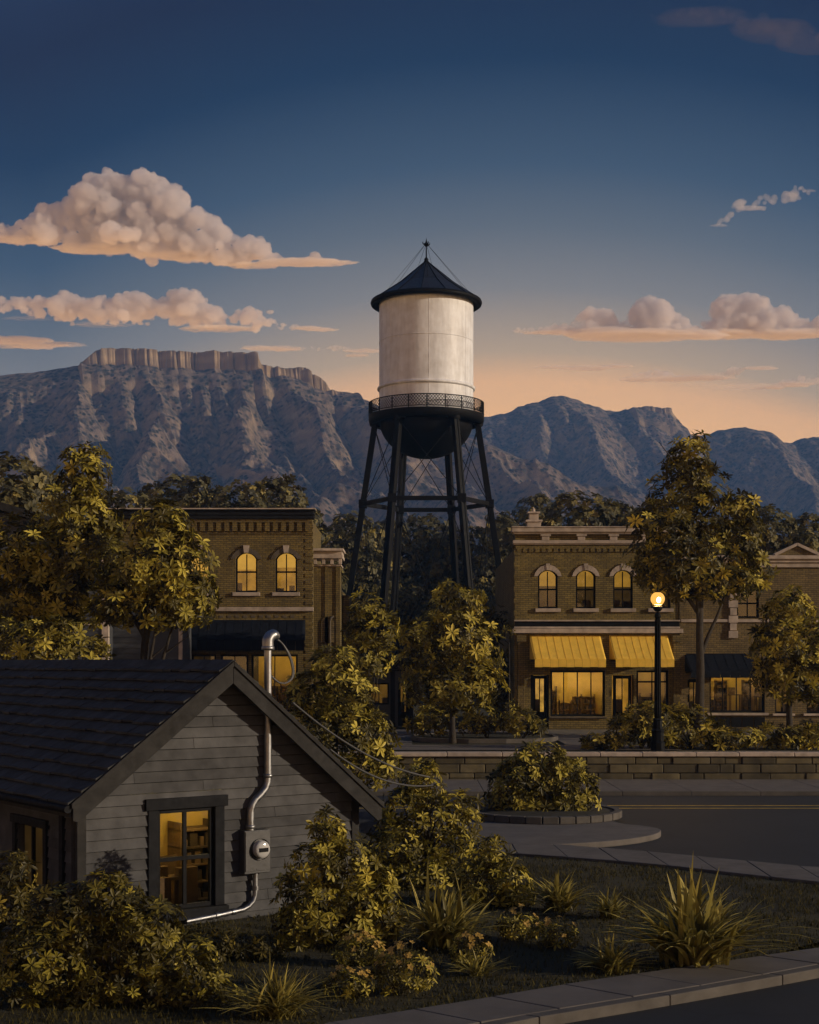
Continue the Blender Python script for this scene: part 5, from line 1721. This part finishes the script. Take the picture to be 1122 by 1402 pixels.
# ================================================================ MOUNTAINS
def erode(Z, dx, mask, steps, K, diff=.02, floor=None):
    """stream-power erosion: water gathers downhill and cuts branching gullies"""
    A = np.ones_like(Z)
    nb = [(-1, -1), (-1, 0), (-1, 1), (0, -1), (0, 1), (1, -1), (1, 0), (1, 1)]
    h, w = Z.shape
    def sh(M_, dy, dxx):
        P = np.pad(M_, 1, mode='edge'); return P[1 + dy:1 + dy + h, 1 + dxx:1 + dxx + w]
    def shz(M_, dy, dxx):
        P = np.pad(M_, 1); return P[1 + dy:1 + dy + h, 1 + dxx:1 + dxx + w]
    for it in range(steps):
        W = []; smax = np.zeros_like(Z)
        for dy, dxx in nb:
            dr = np.maximum(0, (Z - sh(Z, dy, dxx)) / (dx * math.hypot(dy, dxx)))
            smax = np.maximum(smax, dr); W.append(dr ** 2.2)
        tot = sum(W) + 1e-12
        An = np.ones_like(Z)
        for (dy, dxx), wk in zip(nb, W): An += shz(A * wk / tot, -dy, -dxx)
        A = np.minimum(An, 4000)
        dz = np.minimum(K * np.sqrt(A) * smax, .35 * smax * dx) * mask
        Z = Z - dz
        if floor is not None: Z = np.maximum(Z, floor)
        lap = sh(Z, 1, 0) + sh(Z, -1, 0) + sh(Z, 0, 1) + sh(Z, 0, -1) - 4 * Z
        steep = np.clip((smax - .95) * 1.5, 0, 1)
        Z = Z + lap * mask * (diff + .15 * steep)
    return Z


def columns(x, g, lo, hi):
    """broken cliff face: pillars of random width and setback, with narrow cracks between"""
    e = [x.min() - 1]
    while e[-1] < x.max() + 1: e.append(e[-1] + g.uniform(lo, hi))
    e = np.array(e); k = np.searchsorted(e, x) - 1
    k = np.clip(k, 0, len(e) - 2)
    dep = g.random(len(e)); top = g.random(len(e))
    f = (x - e[k]) / (e[k + 1] - e[k])
    crack = np.clip(1 - np.minimum(f, 1 - f) * (e[k + 1] - e[k]) / 1.1, 0, 1)
    tilt = (f - .5) * (g.random(len(e))[k] - .2) * .8
    return dep[k] + tilt, crack, top[k]


def mountain(name, label, sky_pts, D, L, cell, steps, K, cliff=None, seed=0, x0=-200, x1=1330, shear=.3, back=140, pw=1.1, up=2, rough=1.0, crag=.005):
    g = np.random.default_rng(seed)
    sp = np.array(sky_pts, float)
    xw0, xw1 = (x0 - CX) / FPX * D, (x1 - CX) / FPX * D
    X_ = np.arange(xw0, xw1, cell); b_ = np.arange(0, L, cell)
    B, XX = np.meshgrid(b_, X_, indexing='ij')
    def crest_z(x): return CAMZ + (HY - np.interp(x / D * FPX + CX, sp[:, 0], sp[:, 1])) / FPX * D + (fbm(x / (D * .016) + seed, x * 0 + 4, oct=4, gain=.6) - .5) * D * crag
    def cliff_h(x): return (np.interp(x / D * FPX + CX, [c[0] for c in cliff], [c[1] for c in cliff]) / FPX * D) if cliff else 0 * x
    Zt = crest_z(XX) - cliff_h(XX) * .95
    S = B / L
    Z = Zt * (1 - S) ** pw
    Z += (fbm(XX / 130 + seed, B / 130, oct=5, gain=.48) - .5) * 55 * np.clip(S / .12, 0, 1) * (1 - .5 * S) * rough
    Z0 = Z.copy(); DEPTH = 85 * np.clip((S - .02) / .22, 0, 1) * (.45 + 1.1 * fbm(XX / 90 + 3, B / 90, oct=2))
    Z = erode(Z, cell, np.clip((S - .02) / .22, 0, 1) * np.clip(Zt / 60, .2, 1), steps, K, floor=Z0 - DEPTH)
    # refine to a finer grid
    xs = np.arange(xw0, xw1 - cell, cell / up); bs = np.concatenate([np.arange(0, L * .12, cell / up / 2.2), np.arange(L * .12, L - cell, cell / up)])
    FB, FX = np.meshgrid(bs, xs, indexing='ij')
    iy = np.clip((FB / cell).astype(int), 0, Z.shape[0] - 2); ix = np.clip(((FX - xw0) / cell).astype(int), 0, Z.shape[1] - 2)
    fy, fx = FB / cell - iy, (FX - xw0) / cell - ix
    Zf = (Z[iy, ix] * (1 - fy) * (1 - fx) + Z[iy + 1, ix] * fy * (1 - fx) + Z[iy, ix + 1] * (1 - fy) * fx + Z[iy + 1, ix + 1] * fy * fx)
    Zf += (fbm(FX / 11, FB / 11, oct=4, gain=.6) - .5) * 6 * np.clip(FB / 60, .1, 1)
    wq = (fbm(FX / 40, FB / 40, oct=2) - .5) * 40
    Zf += (1 - np.abs(2 * vnoise((FX - .3 * FB + wq) / 26, FB / 60 + 2) - 1) - .5) * 7 * np.clip((FB - 30) / 90, 0, 1) + (1 - np.abs(2 * vnoise((FX + wq) / 12, FB / 24 + 7) - 1) - .5) * 4 * np.clip((FB - 30) / 60, 0, 1)
    if cliff:
        ch = cliff_h(FX)
        d1, c1, t1 = columns(xs, g, 3, 21); d2, c2, t2 = columns(xs, g, 1.6, 6)
        edge = 12 + d1 * 5 + d2 * 3 + (fbm(xs / 40, xs * 0 + 2, oct=3) - .5) * 24 + c1 * -4
        edge = np.broadcast_to(edge, FB.shape) + (fbm(FX / 6, FB / 6, oct=2) - .5) * 3
        top = crest_z(FX) - np.broadcast_to((t1 * .7 + t2 * .5), FB.shape)
        foot = 5 + 16 * np.broadcast_to(fbm(xs / 30 + 5, xs * 0, oct=3), FB.shape)
        k = np.clip((FB - edge) / foot, 0, 1)
        wall = .80 * np.clip(k / .22, 0, 1) + .20 * k
        zc = top - ch * wall
        base_foot = crest_z(FX) - ch * .95
        edge_s = 22 + np.broadcast_to((fbm(xs / 40, xs * 0 + 2, oct=3) - .5) * 24, FB.shape)
        ramp_ = np.clip((FB - edge_s) / 22, 0, 1)
        Zc = zc * (1 - ramp_) + Zf * ramp_
        Zf = np.where(ch > 1.5, np.where(FB < edge, top, np.minimum(np.maximum(Zc, Zf * ramp_ + zc * (1 - ramp_)), top)), Zf)
    lim = crest_z(FX) - FB * .10
    Zf = np.minimum(Zf, np.where(FB > 0, np.maximum(lim, 0), crest_z(FX)) + (0 if not cliff else np.where(cliff_h(FX) > 1.5, FB * .10, 0)))
    # back slope
    nbk = 14
    bb = -np.linspace(1, 0, nbk, endpoint=False) * back
    KB, KX = np.meshgrid(bb, xs, indexing='ij')
    Zb = crest_z(KX) + KB * .3 + (fbm(KX / 14, KB / 14, oct=3) - .5) * 3
    FB = np.concatenate([KB, FB]); FX = np.concatenate([KX, FX]); Zf = np.concatenate([Zb, Zf])
    Xv = FX + shear * np.maximum(FB, 0)
    V = np.stack([Xv, D - FB, np.maximum(Zf, .2)], -1).reshape(-1, 3)
    m_, n_ = FB.shape
    i = np.arange(m_ - 1)[:, None] * n_ + np.arange(n_ - 1)[None]
    F = np.stack([i, i + n_, i + n_ + 1, i + 1], -1).reshape(-1, 4)
    return tag(np_mesh(name, V, F, M['rock'], None, smooth=False), label, kind='structure')


mesa = [(-260, 545), (-60, 524), (0, 514), (60, 508), (110, 499), (122, 490), (132, 482), (160, 480), (230, 482), (300, 484), (345, 487), (349, 492), (353, 503), (380, 506), (414, 507), (420, 513), (433, 520), (441, 528), (447, 537), (455, 539), (485, 542), (507, 550), (540, 570), (600, 592), (660, 604), (740, 640), (860, 690), (960, 712), (1100, 730), (1400, 745)]
mountain('mesa', 'flat-topped mesa with sunlit cliffs above eroded slopes', mesa, 1500, 820, 3.4, 260, .085,
         cliff=[(-260, 0), (105, 0), (118, 14), (135, 28), (345, 30), (351, 14), (362, 20), (385, 14), (405, 22), (418, 26), (436, 20), (452, 8), (480, 3), (500, 0), (1400, 0)], seed=1, x0=-420, shear=.32, crag=.0022)
right = [(-260, 690), (400, 660), (520, 625), (600, 595), (655, 574), (690, 565), (705, 559), (738, 549), (752, 543), (770, 539), (784, 543), (800, 553), (815, 559), (840, 565), (856, 563), (880, 562), (912, 563), (920, 568), (930, 579), (945, 596), (960, 596), (985, 590), (1020, 585), (1033, 590), (1052, 593), (1066, 601), (1080, 605), (1105, 599), (1122, 598), (1200, 592), (1400, 610)]
mountain('mountain', 'rugged twin-peaked mountain range right of the tower', right, 2150, 900, 4.4, 260, .085,
         cliff=[(-260, 0), (856, 0), (880, 8), (914, 13), (930, 4), (940, 0), (1400, 0)], seed=4, x0=-60, x1=1330, shear=.18, crag=.006)


# ================================================================ CLOUDS (solid billows far beyond the haze)
import bmesh
_bm = bmesh.new(); bmesh.ops.create_icosphere(_bm, subdivisions=4, radius=1)
ICO_V = np.array([v.co[:] for v in _bm.verts]); ICO_F = np.array([[v.index for v in f.verts] for f in _bm.faces]); _bm.free()
_bm = bmesh.new(); bmesh.ops.create_icosphere(_bm, subdivisions=3, radius=1)
ICS_V = np.array([v.co[:] for v in _bm.verts]); ICS_F = np.array([[v.index for v in f.verts] for f in _bm.faces]); _bm.free()


def cloud(name, label, prof, D, n, seed, rmax=26, rmin=2.0, mat='cloud', streaks=(), group=None):
    g = np.random.default_rng(seed)
    pr = np.array(prof, float)
    s = D / FPX
    cx = pr[:, 0].mean(); cy = pr[:, 2].mean()
    ox, oz = (cx - CX) * s, CAMZ - (cy - HY) * s
    VV, FF = [], []; off = 0; SV, SF = [], []; soff = 0
    xs = np.linspace(pr[0, 0], pr[-1, 0], 400)
    hgt = np.interp(xs, pr[:, 0], pr[:, 2] - pr[:, 1]); cdf = np.cumsum(hgt + 2.5); cdf /= cdf[-1]
    def add(x, y, r, dy, fl=.9, sub=False, rx=1.0):
        nonlocal off, soff
        U, Fq = (ICO_V, ICO_F) if (r > 5 and not sub) else (ICS_V, ICS_F)
        q = U * np.array([r * rx, r * (1.1 if rx == 1 else max(1.1, rx * .4)), r * fl])
        w = g.uniform(0, 50, 3)
        k = 1.7 / r if rx == 1 else 1.2 / r
        sc = np.array([1.0 / rx, 1, 1])
        nn = fbm(q[:, 0] * k * sc[0] + w[0], q[:, 1] * k + w[1], q[:, 2] * k + w[2], oct=5, gain=.68) - .5
        q = q * (1 + nn[:, None] * .75)
        base = np.interp(x, pr[:, 0], pr[:, 2])
        zmin = -(base + g.uniform(-1, 1) * .8 - y)
        q[:, 2] = np.maximum(q[:, 2], zmin + (q[:, 2] - zmin) * .12)
        R3 = np.stack([(x + q[:, 0] - cx) * s, (dy + q[:, 1]) * s, (cy - y + q[:, 2]) * s], 1)
        if sub: SV.append(R3); SF.append(Fq + soff); soff += len(U)
        else: VV.append(R3); FF.append(Fq + off); off += len(U)
    for i in range(n):
        x = np.interp(g.random(), cdf, xs)
        top, base = np.interp(x, pr[:, 0], pr[:, 1]), np.interp(x, pr[:, 0], pr[:, 2])
        h = max(2.0, base - top)
        r = np.clip(h * (.05 + .27 * g.random() ** 1.8), rmin, rmax)
        y = top + r * .95 + (max(0, h - 1.6 * r)) * (g.random() ** 1.5)
        tt_ = (y - top) / max(h, 1)
        add(x, y, r, g.normal() * h * .13 * (.5 + min(1, tt_)))
    for (x, y, hl, hh) in streaks:
        add(x, y, hh, g.normal() * 3, 1.0, True, rx=hl / hh)
    o = np_mesh(name, np.concatenate(VV), np.concatenate(FF), M[mat], None, smooth=True)
    o.location = (ox, D, oz)
    if len(VV):
        rm = o.modifiers.new('union', 'REMESH'); rm.mode = 'VOXEL'; rm.voxel_size = 3.0; rm.use_smooth_shade = True
        for sz, st_ in (((34, 22), (11, 8)) if mat == 'cloud' else ((12, 5),)):
            tx_ = bpy.data.textures.new('billow', 'CLOUDS'); tx_.noise_scale = sz; tx_.noise_depth = 3
            dm = o.modifiers.new('billow', 'DISPLACE'); dm.texture = tx_; dm.strength = st_; dm.mid_level = .5; dm.texture_coords = 'LOCAL'
    if SV:
        st = np_mesh('streak', np.concatenate(SV), np.concatenate(SF), M['streak' if mat == 'cloud' else mat], o, smooth=True)
        rm = st.modifiers.new('union', 'REMESH'); rm.mode = 'VOXEL'; rm.voxel_size = 2.6; rm.use_smooth_shade = True
        tx_ = bpy.data.textures.new('billow', 'CLOUDS'); tx_.noise_scale = 26; tx_.noise_depth = 4
        dm = st.modifiers.new('billow', 'DISPLACE'); dm.texture = tx_; dm.strength = 9; dm.mid_level = .5; dm.texture_coords = 'LOCAL'; dm.direction = 'Z'
    return tag(o, label, 'cloud', group)


cloud('cloud', 'largest billowing cloud, upper left, bright on its right flank', [(-60, 316, 330), (-10, 308, 332), (20, 303, 334), (45, 294, 336), (62, 278, 338), (95, 272, 340), (104, 250, 345), (128, 234, 348), (150, 232, 350), (170, 240, 350), (190, 229, 350), (212, 232, 352), (222, 250, 355), (245, 252, 357), (262, 275, 360), (285, 290, 362), (300, 300, 363), (318, 322, 364), (340, 318, 365), (356, 322, 365), (372, 340, 365), (395, 342, 365), (415, 348, 364), (432, 346, 363), (450, 352, 362)], 5200, 460, 5, rmax=17,
      streaks=[(25, 326, 45, 4), (430, 354, 14, 4), (445, 357, 22, 2.6), (470, 359, 24, 1.4), (345, 363, 40, 3), (250, 350, 50, 5), (130, 338, 60, 5), (432, 350, 8, 5), (330, 350, 30, 8), (415, 360, 62, 3.2)])
cloud('cloud', 'long low bank of cloud just above the mesa, second from the top on the left', [(-30, 412, 428), (20, 405, 432), (60, 404, 436), (85, 394, 440), (110, 408, 442), (135, 402, 444), (155, 408, 445), (168, 396, 446), (195, 398, 446), (215, 414, 446), (230, 398, 446), (248, 393, 447), (270, 396, 448), (285, 410, 449), (310, 426, 450), (328, 424, 451), (345, 416, 452), (358, 428, 452), (380, 438, 452), (410, 444, 452)], 5600, 420, 2, rmax=14,
      streaks=[(425, 449, 25, 2.5), (445, 451, 20, 1.5), (40, 440, 50, 3), (140, 447, 48, 3), (370, 427, 6, 3), (300, 450, 60, 3)])
cloud('cloud', 'towering cloud at the right frame edge, right half of the right bank', [(940, 448, 462), (958, 442, 463), (972, 436, 459), (980, 408, 460), (996, 399, 460), (1012, 404, 460), (1024, 398, 460), (1040, 406, 461), (1056, 424, 461), (1070, 416, 461), (1082, 424, 461), (1096, 434, 462), (1112, 434, 462), (1130, 430, 462), (1180, 424, 462)], 5400, 360, 3, rmax=15,
      streaks=[(1080, 458, 60, 7), (1000, 459, 60, 9), (1075, 470, 18, 3), (1062, 474, 34, 1.8)])
cloud('cloud', 'two-humped cloud of the right bank, nearest the tower', [(700, 449, 456), (740, 446, 458), (765, 443, 459), (780, 440, 460), (792, 434, 454), (802, 421, 456), (818, 420, 458), (836, 426, 460), (846, 440, 461), (866, 434, 462), (872, 412, 462), (886, 404, 462), (904, 408, 462), (918, 418, 462), (926, 430, 462), (942, 436, 461), (948, 444, 462), (965, 446, 462)], 5300, 420, 4, rmax=14,
      streaks=[(760, 453, 34, 2.4), (735, 455, 22, 1.5), (870, 461, 90, 8), (830, 457, 60, 8), (940, 458, 50, 7), (820, 466, 52, 3), (905, 470, 18, 2.4), (970, 474, 24, 2.6), (960, 460, 40, 4)])
cloud('cloud', 'small ragged wisp cloud high at the upper right edge', [(985, 300, 308), (1000, 290, 305), (1006, 272, 298), (1018, 268, 290), (1028, 280, 292), (1040, 266, 284), (1056, 262, 280), (1068, 268, 278), (1080, 256, 278), (1098, 250, 274), (1108, 258, 268)], 5000, 60, 5, mat='wisp', rmax=9, rmin=3.2,
      streaks=[(985, 309, 14, 3), (972, 313, 10, 1.4), (1108, 262, 10, 2), (1030, 285, 22, 3)])
cloud('cloud', 'long thin pink cloud bank low over the right mountains', [(860, 512, 518), (878, 508, 519), (900, 504, 520), (912, 506, 520), (930, 512, 520), (950, 514, 519), (975, 512, 518), (1000, 502, 516), (1010, 500, 514), (1022, 506, 513)], 6000, 120, 6, rmax=8, rmin=2.6,
      streaks=[(800, 504, 42, 1.6), (845, 500, 24, 2.2), (760, 503, 30, 1.2), (800, 521, 30, 1.6), (900, 520, 60, 2.2), (1040, 505, 28, 1.4), (730, 529, 38, 1.8), (960, 517, 50, 2)])
cloud('cloud', 'flat pink streak cloud at the right edge above the far range', [(1068, 522, 525), (1085, 516, 526), (1102, 513, 526), (1115, 518, 525), (1130, 512, 525)], 6000, 50, 7, rmax=6, rmin=2.4,
      streaks=[(1090, 525, 30, 1.8), (960, 540, 46, 1.4), (1040, 556, 60, 2.2), (1100, 548, 36, 1.6), (1000, 560, 70, 1.6), (1090, 572, 40, 1.3)])
cloud('cloud', 'thin bright streak cloud between the mesa and the tower', [(396, 477, 480), (412, 475, 480), (425, 472, 480), (436, 476, 480), (452, 474, 481), (466, 471, 481), (480, 476, 481)], 5800, 60, 8, rmax=5, rmin=1.8,
      streaks=[(370, 477, 44, 1.4), (500, 480, 34, 1.3), (440, 482, 60, 1.6), (480, 512, 30, 1.0), (495, 534, 22, .9)])
cloud('cloud', 'grey streak clouds at the left edge, level with the mesa top', [(-20, 462, 468), (20, 464, 470), (50, 466, 471)], 5800, 14, 9, rmax=5,
      streaks=[(20, 465, 52, 4), (70, 479, 70, 5), (25, 498, 50, 5), (60, 506, 40, 3)])
# high dim cloud at the top right corner
cloud('cloud', 'dim dusky cloud in the top right corner of the sky', [(890, 14, 26), (920, 8, 30), (960, 10, 34), (1000, 14, 44), (1040, 16, 52), (1080, 26, 66), (1125, 40, 78), (1160, 44, 84)], 5000, 60, 10, mat='wisp_dim', rmax=14,
      streaks=[(960, 22, 70, 8), (1060, 40, 60, 16), (1110, 60, 50, 12)])

# ================================================================ LIGHT, SKY, AIR
SUN_AZ, SUN_EL = R(74), R(13)
v = Vector((math.sin(SUN_AZ) * math.cos(SUN_EL), -math.cos(SUN_AZ) * math.cos(SUN_EL), math.sin(SUN_EL)))
sl = bpy.data.lights.new('sun', 'SUN'); sl.energy = 3.3; sl.angle = R(.5); sl.color = (1, .82, .60)
so = bpy.data.objects.new('sun', sl); COL.objects.link(so); so.rotation_euler = v.to_track_quat('Z', 'Y').to_euler(); so.location = (60, -30, 60)

w = bpy.data.worlds.new('World'); scene.world = w; w.use_nodes = True
nt = w.node_tree; nt.nodes.clear()
N = nt.nodes.new
out = N('ShaderNodeOutputWorld')
sky = N('ShaderNodeTexSky'); sky.sky_type = 'NISHITA'; sky.sun_disc = False; sky.sun_elevation = SUN_EL; sky.sun_rotation = math.pi - SUN_AZ
sky.air_density = 1.2; sky.dust_density = 1.0; sky.ozone_density = 2.0
bg1 = N('ShaderNodeBackground'); bg1.inputs[1].default_value = SKY_N; nt.links.new(sky.outputs[0], bg1.inputs[0])
tc = N('ShaderNodeTexCoord'); sp = N('ShaderNodeSeparateXYZ'); nt.links.new(tc.outputs['Generated'], sp.inputs[0])
def ramp(stops):
    r = N('ShaderNodeValToRGB'); e = r.color_ramp.elements; r.color_ramp.interpolation = 'EASE'
    while len(e) < len(stops): e.new(.5)
    for i, (p, c) in enumerate(stops): e[i].position = p; e[i].color = c
    nt.links.new(sp.outputs[2], r.inputs[0]); return r
# sky colours by height; the glow sinks to both sides of the tower (height is raised with the distance from the glow's middle)
def behind_air(z, rgb):
    T = math.exp(-HAZE * min(2420, 436 / max(z, .05)))
    return tuple(max(0.0, (t - s * (1 - T)) / T) for t, s in zip(lin(*rgb)[:3], (.093, .155, .257))) + (1,)
stops = [(0, (226, 180, 138)), (.160, (224, 178, 140)), (.188, (213, 171, 140)), (.207, (172, 154, 140)), (.247, (126, 128, 135)), (.285, (96, 108, 124)), (.322, (68, 89, 114)), (.382, (39, 63, 93)), (.440, (30, 51, 79))]
SKYC = ramp([(z, behind_air(z, c)) for z, c in stops] + [(.62, lin(40, 60, 98)), (1, lin(46, 68, 108))])
def mth(op, a, b):
    n = N('ShaderNodeMath'); n.operation = op
    for i, q in enumerate((a, b)):
        if isinstance(q, (int, float)): n.inputs[i].default_value = q
        else: nt.links.new(q, n.inputs[i])
    return n.outputs[0]
dx_ = mth('SUBTRACT', sp.outputs[0], .06)
lift_ = mth('MINIMUM', mth('MULTIPLY', mth('MULTIPLY', dx_, dx_), .80), .07)
zz_ = mth('ADD', sp.outputs[2], lift_)
nt.links.new(zz_, SKYC.inputs[0]); SKYC.color_ramp.interpolation = 'LINEAR'
bg2 = N('ShaderNodeBackground'); bg2.inputs[1].default_value = SKY_G; nt.links.new(SKYC.outputs[0], bg2.inputs[0])
ad = N('ShaderNodeAddShader'); nt.links.new(bg1.outputs[0], ad.inputs[0]); nt.links.new(bg2.outputs[0], ad.inputs[1]); nt.links.new(ad.outputs[0], out.inputs[0])

if HAZE:
    hm = bpy.data.materials.new('air'); hm.use_nodes = True; t = hm.node_tree; t.nodes.clear()
    o_ = t.nodes.new('ShaderNodeOutputMaterial'); pv = t.nodes.new('ShaderNodeVolumePrincipled')
    pv.inputs['Color'].default_value = (.22, .48, 1.0, 1); pv.inputs['Density'].default_value = HAZE
    pv.inputs['Anisotropy'].default_value = .0
    t.links.new(pv.outputs[0], o_.inputs['Volume'])
    m = MB(); m.box(-1500, 1500, -60, 2400, -1, 440)
    tag(m.build('haze', hm), 'pale blue evening air over the valley', kind='stuff')

scene.view_settings.view_transform = 'Standard'
scene.view_settings.look = 'None'
scene.view_settings.exposure = EXPO
scene.view_settings.gamma = 1
scene.view_settings.use_curve_mapping = False
scene.render.engine = 'CYCLES'
scene.cycles.use_denoising = True
scene.cycles.max_bounces = 10
scene.cycles.diffuse_bounces = 2
scene.cycles.volume_bounces = 4
scene.cycles.transparent_max_bounces = 12
scene.cycles.use_adaptive_sampling = True
